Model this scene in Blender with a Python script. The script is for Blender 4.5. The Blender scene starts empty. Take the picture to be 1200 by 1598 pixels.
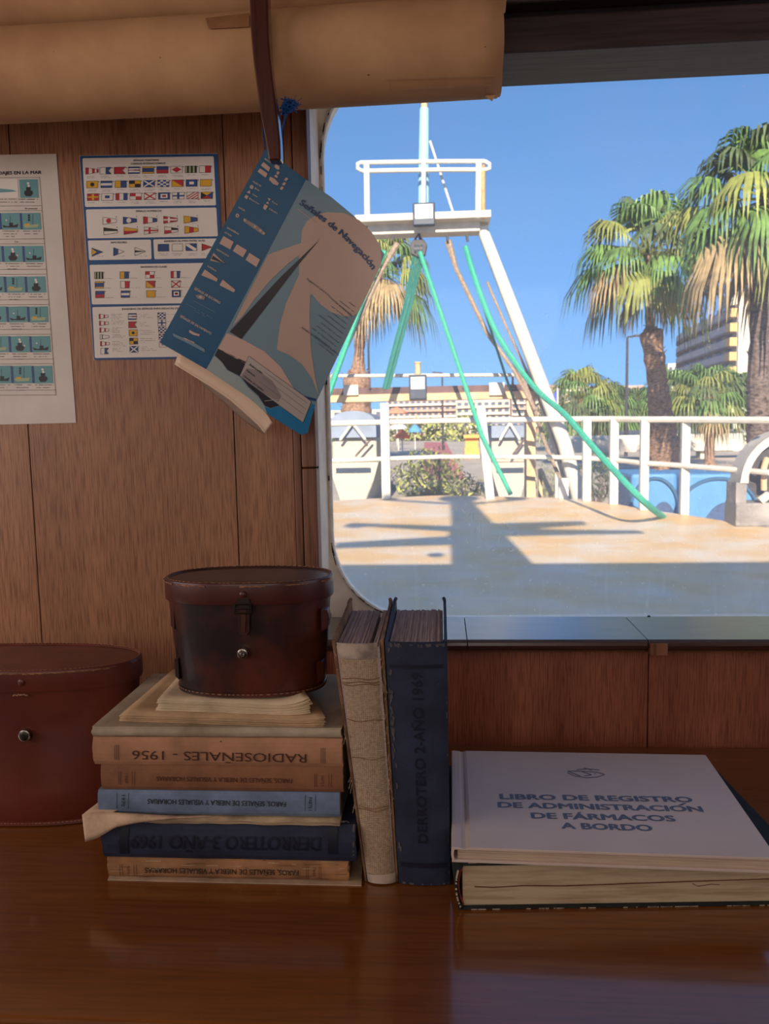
import bpy, bmesh, math, random
from mathutils import Vector, Matrix, noise
from mathutils.geometry import tessellate_polygon
rnd = random.Random(7)
PI = math.pi
scene = bpy.context.scene
COL = scene.collection

# ------------------------------------------------------------------ camera
F = 1250.0                       # focal length in pixels of a 1200 x 1598 frame
CAM = Vector((0, 0, 0.47))       # origin: table top under the camera, z = 0
Yc = Vector((87, 133, -F)).normalized()
Zc = Vector((-230, 11901, F)); Zc = (Zc - Zc.dot(Yc) * Yc).normalized()
Xc = Yc.cross(Zc)
ROT = Matrix((Xc, Yc, Zc))       # camera space -> world
cd = bpy.data.cameras.new('camera'); cam = bpy.data.objects.new('camera', cd); COL.objects.link(cam)
cam.matrix_world = Matrix.Translation(CAM) @ ROT.to_4x4()
cd.sensor_fit = 'VERTICAL'; cd.sensor_height = 24.0; cd.lens = F / 1598 * 24.0
cd.clip_start = 0.02; cd.clip_end = 3000
cd.dof.use_dof = True; cd.dof.focus_distance = 0.92; cd.dof.aperture_fstop = 11.0
scene.camera = cam

# ------------------------------------------------------------------ light
scene.view_settings.view_transform = 'Standard'
scene.view_settings.look = 'None'
scene.view_settings.gamma = 1.0
scene.view_settings.use_curve_mapping = False
scene.view_settings.exposure = 0.0
SUN_EL = math.radians(24)
SUN_TRAVEL = Vector((0.012, math.cos(SUN_EL), -math.sin(SUN_EL))).normalized()
sd = bpy.data.lights.new('sun', 'SUN'); sd.energy = 10.0; sd.angle = 0.009; sd.color = (1.0, 0.86, 0.68)
so = bpy.data.objects.new('sun', sd); COL.objects.link(so)
so.rotation_euler = SUN_TRAVEL.to_track_quat('-Z', 'Y').to_euler(); so.location = (0, -5, 12)
world = bpy.data.worlds.new('sky'); scene.world = world; world.use_nodes = True
wn = world.node_tree.nodes; wl = world.node_tree.links; wn.clear()
sky = wn.new('ShaderNodeTexSky'); sky.sky_type = 'NISHITA'; sky.sun_disc = False
sky.sun_elevation = SUN_EL; sky.sun_rotation = PI; sky.air_density = 1.0; sky.dust_density = 0.2; sky.ozone_density = 3.0
hs = wn.new('ShaderNodeHueSaturation'); hs.inputs['Saturation'].default_value = 1.12; hs.inputs['Value'].default_value = 1.0
bg = wn.new('ShaderNodeBackground'); bg.inputs['Strength'].default_value = 0.25
wo = wn.new('ShaderNodeOutputWorld')
tcw = wn.new('ShaderNodeTexCoord'); va = wn.new('ShaderNodeVectorMath'); va.operation = 'ADD'; va.inputs[1].default_value = (0, 0, 0.34)
vn = wn.new('ShaderNodeVectorMath'); vn.operation = 'NORMALIZE'
wl.new(tcw.outputs['Generated'], va.inputs[0]); wl.new(va.outputs[0], vn.inputs[0]); wl.new(vn.outputs[0], sky.inputs[0])
wl.new(sky.outputs[0], hs.inputs['Color']); wl.new(hs.outputs[0], bg.inputs[0]); wl.new(bg.outputs[0], wo.inputs[0])
def area(name, loc, target, sx, sy, power, color):
    d = bpy.data.lights.new(name, 'AREA'); d.shape = 'RECTANGLE'; d.size = sx; d.size_y = sy; d.energy = power; d.color = color
    o = bpy.data.objects.new(name, d); COL.objects.link(o); o.location = loc
    o.rotation_euler = (Vector(target) - Vector(loc)).to_track_quat('-Z', 'Y').to_euler()
    return o
# area lights for daylight at the wheelhouse's side windows, plus an added rear fill
area('left_window_daylight', (-1.82, 0.1, 0.75), (-0.2, 0.9, 0.45), 1.5, 0.8, 14, (1.0, 0.84, 0.72))
area('right_window_daylight', (1.82, -0.2, 0.75), (0.2, 0.9, 0.45), 1.5, 0.8, 5, (1.0, 0.86, 0.78))
area('rear_fill_light', (-0.3, -1.5, 0.85), (0.0, 1.0, 0.55), 1.8, 0.6, 10, (1.0, 0.88, 0.78))  # added fill light; the rear wall behind it has no window

# ------------------------------------------------------------------ pixel helpers (1200 x 1598 frame)
def ray(px, py): return (ROT @ Vector((px - 600, -(py - 799), -F))).normalized()
def onY(px, py, Y):
    d = ray(px, py); return CAM + d * (Y / d.y)
def onZ(px, py, Z):
    d = ray(px, py); return CAM + d * ((Z - CAM.z) / d.z)
def onP(px, py, p0, n):
    d = ray(px, py); return CAM + d * ((p0 - CAM).dot(n) / d.dot(n))
DS = 0.058; DN = Vector((0, -DS, 1)).normalized(); DP = Vector((0, 12.5, -0.60))
def deck(px, py): return onP(px, py, DP, DN)
def deck_z(y): return -0.60 - DS * (12.5 - y)

# ------------------------------------------------------------------ materials
def s2l(c):
    return tuple(((v / 255 + 0.055) / 1.055) ** 2.4 if v / 255 > 0.04045 else v / 255 / 12.92 for v in c)
MATS = {}
def mat(name, rgb, rough=0.6, metal=0.0, var=0.12, scale=30, bump=0.0, stretch=(1, 1, 1), spec=0.4, coat=0.0, emit=0.0, detail=4, rgb2=None, lo=0.35, hi=0.65, space='Object'):
    if name in MATS: return MATS[name]
    m = bpy.data.materials.new(name); m.use_nodes = True; MATS[name] = m
    n = m.node_tree.nodes; l = m.node_tree.links; b = n['Principled BSDF']
    c = s2l(rgb)
    b.inputs['Roughness'].default_value = rough; b.inputs['Metallic'].default_value = metal
    b.inputs['Specular IOR Level'].default_value = spec; b.inputs['Coat Weight'].default_value = coat
    b.inputs['Coat Roughness'].default_value = 0.1
    tc = n.new('ShaderNodeTexCoord'); mp = n.new('ShaderNodeMapping'); mp.inputs['Scale'].default_value = stretch
    l.new(tc.outputs[space], mp.inputs[0])
    nz = n.new('ShaderNodeTexNoise'); nz.inputs['Scale'].default_value = scale; nz.inputs['Detail'].default_value = detail
    nz.inputs['Roughness'].default_value = 0.6
    l.new(mp.outputs[0], nz.inputs['Vector'])
    cr = n.new('ShaderNodeValToRGB'); cr.color_ramp.elements[0].position = lo; cr.color_ramp.elements[1].position = hi
    c0 = s2l(rgb2) if rgb2 else tuple(v * (1 - 2 * var) for v in c)
    c1 = c if rgb2 else tuple(min(1, v * (1 + var)) for v in c)
    cr.color_ramp.elements[0].color = (*c0, 1); cr.color_ramp.elements[1].color = (*c1, 1)
    l.new(nz.outputs['Fac'], cr.inputs[0]); l.new(cr.outputs[0], b.inputs['Base Color'])
    if bump:
        bp = n.new('ShaderNodeBump'); bp.inputs['Strength'].default_value = bump; bp.inputs['Distance'].default_value = 0.002
        l.new(nz.outputs['Fac'], bp.inputs['Height']); l.new(bp.outputs[0], b.inputs['Normal'])
    if emit:
        b.inputs['Emission Color'].default_value = (*c, 1); b.inputs['Emission Strength'].default_value = emit
    return m

def wood(name, dark, light, axis='z', rough=0.4, coat=0.0, fine=260, scl=1.0, bump=0.15, spec=0.4, coat_r=0.12, pore=0.85):
    """varnished veneer: broad tone bands plus fine pores stretched along the grain"""
    m = bpy.data.materials.new(name); m.use_nodes = True; MATS[name] = m
    n = m.node_tree.nodes; l = m.node_tree.links; b = n['Principled BSDF']
    b.inputs['Roughness'].default_value = rough; b.inputs['Coat Weight'].default_value = coat
    b.inputs['Coat Roughness'].default_value = coat_r; b.inputs['Specular IOR Level'].default_value = spec
    tc = n.new('ShaderNodeTexCoord')
    def mapping(s_across, s_along):
        mp = n.new('ShaderNodeMapping')
        mp.inputs['Scale'].default_value = (s_across, s_across, s_along) if axis == 'z' else (s_along, s_across, s_across)
        l.new(tc.outputs['Object'], mp.inputs[0]); return mp
    a = n.new('ShaderNodeTexNoise'); a.inputs['Scale'].default_value = 1; a.inputs['Detail'].default_value = 5; a.inputs['Distortion'].default_value = 0.6
    l.new(mapping(14 * scl, 1.1 * scl).outputs[0], a.inputs['Vector'])
    f = n.new('ShaderNodeTexNoise'); f.inputs['Scale'].default_value = 1; f.inputs['Detail'].default_value = 3
    l.new(mapping(fine, fine / 22).outputs[0], f.inputs['Vector'])
    cr = n.new('ShaderNodeValToRGB'); cr.color_ramp.elements[0].position = 0.3; cr.color_ramp.elements[1].position = 0.72
    cr.color_ramp.elements[0].color = (*s2l(dark), 1); cr.color_ramp.elements[1].color = (*s2l(light), 1)
    l.new(a.outputs['Fac'], cr.inputs[0])
    cr2 = n.new('ShaderNodeValToRGB'); cr2.color_ramp.elements[0].position = 0.36; cr2.color_ramp.elements[1].position = 0.56
    cr2.color_ramp.elements[0].color = (0.50, 0.44, 0.40, 1); cr2.color_ramp.elements[1].color = (1, 1, 1, 1)
    l.new(f.outputs['Fac'], cr2.inputs[0])
    mx = n.new('ShaderNodeMixRGB'); mx.blend_type = 'MULTIPLY'; mx.inputs[0].default_value = pore
    l.new(cr.outputs[0], mx.inputs[1]); l.new(cr2.outputs[0], mx.inputs[2]); l.new(mx.outputs[0], b.inputs['Base Color'])
    bp = n.new('ShaderNodeBump'); bp.inputs['Strength'].default_value = bump; bp.inputs['Distance'].default_value = 0.0006
    l.new(f.outputs['Fac'], bp.inputs['Height']); l.new(bp.outputs[0], b.inputs['Normal'])
    return m

wood('wall_veneer', (138, 92, 66), (170, 120, 88), 'z', rough=0.42, fine=520, bump=0.35)
wood('panel_veneer', (132, 72, 52), (168, 100, 74), 'z', rough=0.42, fine=520, bump=0.3)
wood('stile_wood', (100, 62, 46), (140, 92, 68), 'z', rough=0.45, fine=200)
wood('table_wood', (110, 60, 18), (126, 72, 22), 'x', rough=0.35, coat=0.9, fine=240, bump=0.04, coat_r=0.12, pore=0.45, scl=0.7)
wood('sill_wood', (56, 38, 34), (92, 62, 54), 'x', rough=0.3, coat=1.0, fine=200, bump=0.08, coat_r=0.2)
wood('beam_wood', (46, 34, 34), (84, 66, 64), 'x', rough=0.4, fine=160, bump=0.3)
wood('mahogany', (52, 18, 16), (84, 32, 26), 'z', rough=0.2, coat=0.8, fine=200, bump=0.1)
mat('cream_paint', (248, 234, 214), 0.5, var=0.08, scale=18, bump=0.2)
mat('bead_paint', (232, 226, 218), 0.5, var=0.1, scale=60)
mat('dark_gap', (16, 10, 9), 0.9)
mat('cabin_white', (225, 222, 212), 0.5, var=0.04)
mat('ceiling_paint', (150, 120, 96), 0.6, var=0.05)
mat('floor_wood', (110, 70, 44), 0.5, var=0.2, scale=6)

# ------------------------------------------------------------------ mesh builder
def font_tris(s, bold=0.0, cache={}):
    k = (s, bold)
    if k in cache: return cache[k]
    cu = bpy.data.curves.new('t', 'FONT'); cu.body = s; cu.size = 1; cu.offset = 0; cu.resolution_u = 3
    ob = bpy.data.objects.new('t', cu); COL.objects.link(ob)
    bpy.context.view_layer.update()
    ev = ob.evaluated_get(bpy.context.evaluated_depsgraph_get()); me = ev.to_mesh()
    vs = [(v.co.x, v.co.y, 0.0) for v in me.vertices]; fs = [tuple(p.vertices) for p in me.polygons]
    if bold:                                       # heavier strokes: the same outline laid down with small shifts
        n_ = len(vs); base = list(vs); bf = list(fs)
        for k, (dx, dy) in enumerate(((bold, 0), (-bold, 0), (0, bold * .7), (0, -bold * .7), (bold * .6, bold * .5), (-bold * .6, -bold * .5))):
            vs += [(x + dx, y + dy, (k + 1) * 0.12) for x, y, _ in base]; fs += [tuple(i + n_ * (k + 1) for i in f) for f in bf]
    ev.to_mesh_clear(); bpy.data.objects.remove(ob); bpy.data.curves.remove(cu)
    cache[k] = (vs, fs); return cache[k]
CAP = max(v[1] for v in font_tris('H')[0])

class MB:
    def __init__(s): s.v = []; s.f = []; s.m = []; s.mats = []; s.sm = []
    def mi(s, m):
        if isinstance(m, str): m = MATS[m]
        if m not in s.mats: s.mats.append(m)
        return s.mats.index(m)
    def add(s, vs, fs, m, smooth=False):
        o = len(s.v); s.v += [Vector(p) for p in vs]; k = s.mi(m)
        for f in fs: s.f.append(tuple(i + o for i in f)); s.m.append(k); s.sm.append(smooth)
    def box(s, x0, x1, y0, y1, z0, z1, m, T=None):
        vs = [Vector((x, y, z)) for z in (z0, z1) for y in (y0, y1) for x in (x0, x1)]
        if T: vs = [T(p) for p in vs]
        s.add(vs, [(0, 2, 3, 1), (4, 5, 7, 6), (0, 1, 5, 4), (2, 6, 7, 3), (0, 4, 6, 2), (1, 3, 7, 5)], m)
    def obox(s, c, ax, ay, az, m):
        c = Vector(c); ax = Vector(ax); ay = Vector(ay); az = Vector(az)
        vs = [c + i * ax + j * ay + k * az for k in (-1, 1) for j in (-1, 1) for i in (-1, 1)]
        s.add(vs, [(0, 2, 3, 1), (4, 5, 7, 6), (0, 1, 5, 4), (2, 6, 7, 3), (0, 4, 6, 2), (1, 3, 7, 5)], m)
    def prism(s, pts, off, m, smooth=False, T=None):
        pts = [Vector(p) for p in pts]; off = Vector(off); n = len(pts)
        vs = pts + [p + off for p in pts]
        if T: vs = [T(p) for p in vs]
        tri = tessellate_polygon([pts])
        fs = [tuple(t) for t in tri] + [tuple(i + n for i in reversed(t)) for t in tri]
        fs += [(i, (i + 1) % n, (i + 1) % n + n, i + n) for i in range(n)]
        s.add(vs, fs, m, smooth)
    def tube(s, pts, r, m, n=8, smooth=True, caps=True, flat=1.0):
        pts = [Vector(p) for p in pts]; k = len(pts)
        rs = r if isinstance(r, (list, tuple)) else [r] * k
        vs = []; up = None
        for i, p in enumerate(pts):
            t = (pts[min(i + 1, k - 1)] - pts[max(i - 1, 0)]).normalized()
            if up is None: up = Vector((0, 0, 1)) if abs(t.z) < 0.9 else Vector((0, 1, 0))
            a = t.cross(up).normalized(); b = a.cross(t).normalized(); up = b
            for j in range(n):
                w = 2 * PI * j / n; vs.append(p + (a * math.cos(w) + b * math.sin(w) * flat) * rs[i])
        fs = [(i * n + j, i * n + (j + 1) % n, (i + 1) * n + (j + 1) % n, (i + 1) * n + j) for i in range(k - 1) for j in range(n)]
        if caps: fs += [tuple(reversed(range(n))), tuple((k - 1) * n + j for j in range(n))]
        s.add(vs, fs, m, smooth)
    def loft(s, rings, m, caps=True, smooth=True, closed=True):
        n = len(rings[0]); vs = [p for r in rings for p in r]
        e = n if closed else n - 1
        fs = [(i * n + j, i * n + (j + 1) % n, (i + 1) * n + (j + 1) % n, (i + 1) * n + j) for i in range(len(rings) - 1) for j in range(e)]
        if caps: fs += [tuple(reversed(range(n))), tuple((len(rings) - 1) * n + j for j in range(n))]
        s.add(vs, fs, m, smooth)
    def grid(s, fn, nu, nv, m, smooth=True):
        vs = [fn(i / nu, j / nv) for j in range(nv + 1) for i in range(nu + 1)]
        fs = [(j * (nu + 1) + i, j * (nu + 1) + i + 1, (j + 1) * (nu + 1) + i + 1, (j + 1) * (nu + 1) + i) for j in range(nv) for i in range(nu)]
        s.add(vs, fs, m, smooth)
    def ball(s, c, r, m, n=10, sx=1, sy=1, sz=1):
        c = Vector(c); k = max(4, n // 2)
        rings = [[c + Vector((math.cos(2 * PI * j / n) * math.sin(PI * i / k) * r * sx, math.sin(2 * PI * j / n) * math.sin(PI * i / k) * r * sy, -math.cos(PI * i / k) * r * sz)) for j in range(n)] for i in range(1, k)]
        s.loft(rings, m)
    def build(s, name, parent=None, origin=None, bevel=0, label=None, cat=None, group=None, kind=None, angle=40, solid=0):
        me = bpy.data.meshes.new(name)
        if parent is not None: o = parent_world(parent)
        elif origin is not None: o = Vector(origin)
        else:
            xs = [p.x for p in s.v]; ys = [p.y for p in s.v]; zs = [p.z for p in s.v]
            o = Vector(((min(xs) + max(xs)) / 2, (min(ys) + max(ys)) / 2, min(zs)))
        me.from_pydata([p - o for p in s.v], [], s.f)
        for m in s.mats: me.materials.append(m)
        me.polygons.foreach_set('material_index', s.m); me.polygons.foreach_set('use_smooth', s.sm)
        me.update()
        if any(s.sm): me.set_sharp_from_angle(angle=math.radians(angle))
        ob = bpy.data.objects.new(name, me); COL.objects.link(ob)
        if parent is not None: ob.parent = parent
        else: ob.location = o
        if bevel:
            bv = ob.modifiers.new('bevel', 'BEVEL'); bv.width = bevel; bv.segments = 2; bv.limit_method = 'ANGLE'; bv.angle_limit = math.radians(35)
        if solid:
            sm = ob.modifiers.new('solid', 'SOLIDIFY'); sm.thickness = solid; sm.offset = 0
        tag(ob, label, cat, group, kind); return ob
def parent_world(o):
    p = Vector((0, 0, 0))
    while o: p += o.location; o = o.parent
    return p
def tag(o, label=None, cat=None, group=None, kind=None):
    if label: o['label'] = label
    if cat: o['category'] = cat
    if group: o['group'] = group
    if kind: o['kind'] = kind
def thing(name, label, cat, loc, group=None):
    o = bpy.data.objects.new(name, None); COL.objects.link(o); o.location = loc; o.empty_display_size = 0.02
    tag(o, label, cat, group); return o

class Canvas:
    """flat printing in (u right, v down) units; mapped onto a surface; one mesh"""
    def __init__(s): s.items = []; s.L = 1
    def raw(s, vs, fs, m, L=None):
        s.items.append((vs, fs, m, s.L if L is None else L))
    def poly(s, pts, m, L=None):
        t = tessellate_polygon([[Vector((p[0], p[1], 0)) for p in pts]]); s.raw(pts, [tuple(x) for x in t], m, L)
    def rect(s, x0, y0, x1, y1, m, L=None): s.poly([(x0, y0), (x1, y0), (x1, y1), (x0, y1)], m, L)
    def rrect(s, pts, r, m, L=None):
        out = []; n = len(pts)
        for i in range(n):
            p = Vector(pts[i]); a = (Vector(pts[i - 1]) - p).normalized(); b = (Vector(pts[(i + 1) % n]) - p).normalized()
            for t in (0, .33, .67, 1):
                q = p + a * r * (1 - t) ** 2 + b * r * t ** 2; out.append(tuple(q))
        s.poly(out, m, L)
    def ell(s, cx, cy, rx, ry, m, L=None, n=16, ang=0):
        a = math.radians(ang)
        s.poly([(cx + rx * math.cos(2 * PI * i / n) * math.cos(a) - ry * math.sin(2 * PI * i / n) * math.sin(a),
                 cy + rx * math.cos(2 * PI * i / n) * math.sin(a) + ry * math.sin(2 * PI * i / n) * math.cos(a)) for i in range(n)], m, L)
    def line(s, x0, y0, x1, y1, w, m, L=None):
        d = Vector((x1 - x0, y1 - y0)); d.normalize(); n = Vector((-d.y, d.x)) * w / 2
        s.poly([(x0 + n.x, y0 + n.y), (x1 + n.x, y1 + n.y), (x1 - n.x, y1 - n.y), (x0 - n.x, y0 - n.y)], m, L)
    def frame(s, pts, w, m, L=None):
        for i in range(len(pts)): s.line(*pts[i - 1], *pts[i], w, m, L)
    def text(s, t, cx, cy, h, m, ang=0, width=None, bold=0.0, align='c', L=None, mirror=False):
        vs, fs = font_tris(t, bold)
        if not vs: return
        x0 = min(v[0] for v in vs); x1 = max(v[0] for v in vs); k = h / CAP
        kx = width / (x1 - x0) if width else k
        a = math.radians(ang); r = (math.cos(a), math.sin(a)); u = (math.sin(a), -math.cos(a))
        out = []
        for x, y, z in vs:
            tx = (x - {'c': (x0 + x1) / 2, 'l': x0, 'r': x1}[align]) * kx; ty = y * k - h / 2
            out.append((cx + r[0] * tx + u[0] * ty, cy + r[1] * tx + u[1] * ty, z))
        s.raw(out, fs, m, L)
    def path_text(s, t, pts, h, m, bold=0.0, L=None):
        vs, fs = font_tris(t, bold); x0 = min(v[0] for v in vs); x1 = max(v[0] for v in vs); k = h / CAP
        P = [Vector(p) for p in pts]; seg = [(P[i + 1] - P[i]).length for i in range(len(P) - 1)]; tot = sum(seg)
        def at(d):
            for i, sl in enumerate(seg):
                if d <= sl or i == len(seg) - 1:
                    t_ = d / sl; q = P[i].lerp(P[i + 1], t_); dr = (P[i + 1] - P[i]).normalized()
                    return q, dr
                d -= sl
        out = []
        for x, y, z in vs:
            q, dr = at((x - x0) / (x1 - x0) * tot); up = Vector((dr.y, -dr.x)); q = q + up * y * k; out.append((q.x, q.y, z))
        s.raw(out, fs, m, L)
    def scribble(s, x0, y0, x1, h, m, L=None, dens=0.75, seed=None, ang=0):
        """a caption too small to read: a broken row of tiny strokes"""
        x = 0; a = math.radians(ang); W = x1 - x0
        while x < W:
            w = rnd.uniform(0.5, 1.6) * h
            if rnd.random() < dens:
                xe = min(x + w, W); c, sn = math.cos(a), math.sin(a)
                s.poly([(x0 + x * c, y0 + x * sn), (x0 + xe * c, y0 + xe * sn), (x0 + xe * c - h * sn * .6, y0 + xe * sn + h * c * .6), (x0 + x * c - h * sn * .6, y0 + x * sn + h * c * .6)], m, L)
            x += w + 0.3 * h
    def into(s, mb, fn, step=None):
        for vs, fs, m, L in s.items:
            if not step:
                mb.add([fn(p[0], p[1], L + (p[2] if len(p) > 2 else 0)) for p in vs], fs, m)
            else:
                bm = bmesh.new(); bv = [bm.verts.new((p[0], p[1], p[2] if len(p) > 2 else 0)) for p in vs]
                for f in fs:
                    try: bm.faces.new([bv[i] for i in f])
                    except ValueError: pass
                for ax in (0, 1):
                    cs = [v.co[ax] for v in bm.verts]; a = math.floor(min(cs) / step) + 1
                    while a * step < max(cs):
                        co = Vector((0, 0, 0)); co[ax] = a * step; no = Vector((0, 0, 0)); no[ax] = 1
                        bmesh.ops.bisect_plane(bm, geom=bm.verts[:] + bm.edges[:] + bm.faces[:], plane_co=co, plane_no=no, dist=1e-5)
                        a += 1
                bm.verts.index_update()
                mb.add([fn(v.co.x, v.co.y, L + v.co.z) for v in bm.verts], [tuple(v.index for v in f.verts) for f in bm.faces], m, True)
                bm.free()

# ================================================================== THE ROOM
YW = 1.16                                   # plane of the veneered wall
XJ = onY(494, 700, YW).x                    # window opening, left jamb
XR = 0.80
ZS = 0.167                                  # sill top
ZT = onY(900, 82, YW).z                     # underside of the head beam
SX = (-1.9, 1.9)
# wall of veneer boards
seams = [onY(55, 840, YW).x, onY(360, 535, YW).x]
edges = [SX[0], seams[0] - 0.62, seams[0] - 0.31, seams[0], seams[1], onY(452, 500, YW).x]
w = MB()
MATS['table_wood'].node_tree.nodes['Principled BSDF'].inputs['Coat IOR'].default_value = 1.65
for a, b in zip(edges, edges[1:]): w.box(a + 0.0007, b - 0.0007, YW, YW + 0.02, -0.02, 1.3, 'wall_veneer')
w.box(SX[0], XJ - 0.001, YW + 0.02, YW + 0.09, -0.02, 1.3, 'dark_gap')
s2 = onY(1011, 1100, YW).x
for a, b in ((XJ, s2 - 0.42), (s2 - 0.42, s2), (s2, s2 + 0.4), (s2 + 0.4, SX[1])):
    w.box(a + 0.0007, b - 0.0007, YW, YW + 0.02, -0.02, ZS - 0.02, 'panel_veneer')
w.box(XJ, SX[1], YW + 0.02, YW + 0.09, -0.02, ZS - 0.022, 'dark_gap')
w.box(XR, SX[1], YW, YW + 0.09, ZS - 0.02, 1.3, 'wall_veneer')
w.build('wall_front', kind='structure', origin=(0, YW, 0), bevel=0.0008)
# stile beside the window
t = MB(); xa = edges[-1]; xm = onY(471, 700, YW).x; zc = onY(480, 730, YW).z
t.box(xa + .0006, xm - 0.0006, YW - 0.006, YW + 0.02, -0.0, 1.3, 'stile_wood')
t.box(xm + 0.0006, XJ, YW - 0.008, YW + 0.02, -0.0, zc - 0.0006, 'stile_wood')
t.box(xm + 0.0006, XJ, YW - 0.008, YW + 0.02, zc + 0.0006, 1.3, 'stile_wood')
t.build('trim_1', kind='structure', origin=(xa, YW, 0), bevel=0.002)
# sill with a half-round nosing, and its joint block
t = MB(); YF = 1.118
def sill_profile(x0, x1, m='sill_wood'):
    pr = [(1.262, ZS), (YF + 0.006, ZS), (YF + 0.001, ZS - 0.003), (YF, ZS - 0.008), (YF + 0.003, ZS - 0.012), (YF + 0.009, ZS - 0.0135), (YF + 0.012, ZS - 0.018), (YF + 0.02, ZS - 0.022), (1.262, ZS - 0.022)]
    t.loft([[Vector((x, a, b)) for a, b in pr] for x in (x0, x1)], m, smooth=False)
xs1 = onY(728, 985, 1.15).x; xs2 = onY(1012, 1010, YF).x
sill_profile(XJ + 0.0, xs1 - 0.0005); sill_profile(xs1 + 0.0005, xs2 - 0.0005); sill_profile(xs2 + .0005, XR)
t.box(xs2 + .002, xs2 + 0.026, YF - 0.002, YF + 0.01, ZS - 0.021, ZS - 0.004, 'stile_wood')
t.build('trim_2', kind='structure', origin=(0.2, YF, ZS), bevel=0.0006)
# head beam
t = MB()
zt2 = onY(1000, 20, YW).z
t.box(XJ - 0.2, SX[1], YW - 0.01, 1.262, ZT, zt2, 'beam_wood')
t.box(XJ - 0.2, SX[1], YW - 0.004, 1.262, zt2, zt2 + 0.008, 'dark_gap')
t.box(XJ - 0.2, SX[1], YW - 0.03, 1.262, zt2 + 0.008, 1.3, 'beam_wood')
t.build('trim_3', kind='structure', origin=(0.3, YW, ZT), bevel=0.003)
# steel cabin front with a rounded window opening, cream lining
t = MB(); YG = 1.27
hx0 = onY(513, 620, YG).x; hz0 = onY(900, 964, YG).z; hz1 = ZT + 0.05; hx1 = XR - 0.03; R = 0.135
def rr(x0, x1, z0, z1, R, n=10):
    pts = []
    for cx, cz, a0 in ((x1 - R, z0 + R, -90), (x1 - R, z1 - R, 0), (x0 + R, z1 - R, 90), (x0 + R, z0 + R, 180)):
        for i in range(n + 1):
            a = math.radians(a0 + 90 * i / n); pts.append((cx + R * math.cos(a), cz + R * math.sin(a)))
    return pts
hole = rr(hx0, hx1, hz0, hz1, R)
def squarepts(hole, x0, x1, z0, z1, n=11):
    out = []
    cs = [(x1, z0), (x1, z1), (x0, z1), (x0, z0)]
    for k in range(4):
        for i in range(n):
            out.append(cs[k])
    return out
outer = squarepts(hole, SX[0], SX[1], -0.85, 1.9)
# front sheet (towards the room), back sheet (towards the deck), and the edge of the hole
N = len(hole); yA, yB = YG - 0.006, YG + 0.02
vs = [Vector((x, yA, z)) for x, z in hole] + [Vector((x, yA, z)) for x, z in outer] + [Vector((x, yB, z)) for x, z in hole] + [Vector((x, yB, z)) for x, z in outer]
fs = []
for i in range(N):
    j = (i + 1) % N
    fs += [(i, j, N + j, N + i), (2 * N + i, 3 * N + i, 3 * N + j, 2 * N + j), (i, 2 * N + i, 2 * N + j, j)]
t.add(vs, fs, 'cream_paint')
t.box(XJ - 0.03, XJ, YW + 0.021, yA, ZS, 1.2, 'cream_paint')
t.build('window_1', kind='structure', origin=(0.3, YG, hz0))
wroot = [o for o in COL.objects if o.name == 'window_1'][0]
# bead: thin raised sealant line round the hole, cracked
b = MB(); hl = [Vector((x, yA - 0.001, z)) for x, z in hole]
b.tube(hl + [hl[0]], 0.0028, 'bead_paint', n=6, caps=False)
b.build('sealing_bead', wroot)
b = MB()
for i in range(1, 60):
    u = rnd.random(); k = int(N * (0.5 + 0.5 * u)) % N
    if 30 <= k or True:
        p = hl[k].lerp(hl[(k + 1) % N], rnd.random()); d = (hl[(k + 1) % N] - hl[k]).normalized()
        if p.x < 0.3: b.obox(p + Vector((-0.002 * rnd.random(), -0.0026, 0)), d * rnd.uniform(0.0015, 0.007), (0, .0004, 0), d.cross(Vector((0, 1, 0))) * rnd.uniform(.0003, .0009), 'dark_gap')
px = onY(1012, 965, yA)
b.obox(px + Vector((0, -0.002, 0.001)), (0.002, 0, 0), (0, .001, 0), (0, 0, .004), 'dark_gap')
b.build('sealant_cracks', wroot)
# glass, with dust and salt plus a painted veil of haze
gm = bpy.data.materials.new('dusty_haze_glass'); gm.use_nodes = True; n = gm.node_tree.nodes; l = gm.node_tree.links; n.clear()
MATS['dusty_haze_glass'] = gm
out = n.new('ShaderNodeOutputMaterial'); tr = n.new('ShaderNodeBsdfTransparent'); gl = n.new('ShaderNodeBsdfGlossy'); gl.inputs['Roughness'].default_value = 0.02
df = n.new('ShaderNodeBsdfDiffuse'); df.inputs[0].default_value = (0.9, 0.9, 0.9, 1); tl = n.new('ShaderNodeBsdfTranslucent'); tl.inputs[0].default_value = (0.9, 0.9, 0.9, 1)
ds = n.new('ShaderNodeAddShader'); l.new(df.outputs[0], ds.inputs[0]); l.new(tl.outputs[0], ds.inputs[1])
fr = n.new('ShaderNodeFresnel'); fr.inputs[0].default_value = 1.25
m1 = n.new('ShaderNodeMixShader'); l.new(fr.outputs[0], m1.inputs[0]); l.new(tr.outputs[0], m1.inputs[1]); l.new(gl.outputs[0], m1.inputs[2])
tc = n.new('ShaderNodeTexCoord')
def nz(scale, lo, hi, mul, st=(1, 1, 1)):
    mp = n.new('ShaderNodeMapping'); mp.inputs['Scale'].default_value = st; l.new(tc.outputs['Object'], mp.inputs[0])
    z = n.new('ShaderNodeTexNoise'); z.inputs['Scale'].default_value = scale; z.inputs['Detail'].default_value = 6; l.new(mp.outputs[0], z.inputs['Vector'])
    r = n.new('ShaderNodeMapRange'); r.inputs['From Min'].default_value = lo; r.inputs['From Max'].default_value = hi; r.inputs['To Max'].default_value = mul
    l.new(z.outputs['Fac'], r.inputs['Value']); return r.outputs[0]
def addn(a, b_):
    q = n.new('ShaderNodeMath'); q.operation = 'ADD'; l.new(a, q.inputs[0]); l.new(b_, q.inputs[1]); return q.outputs[0]
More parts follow.
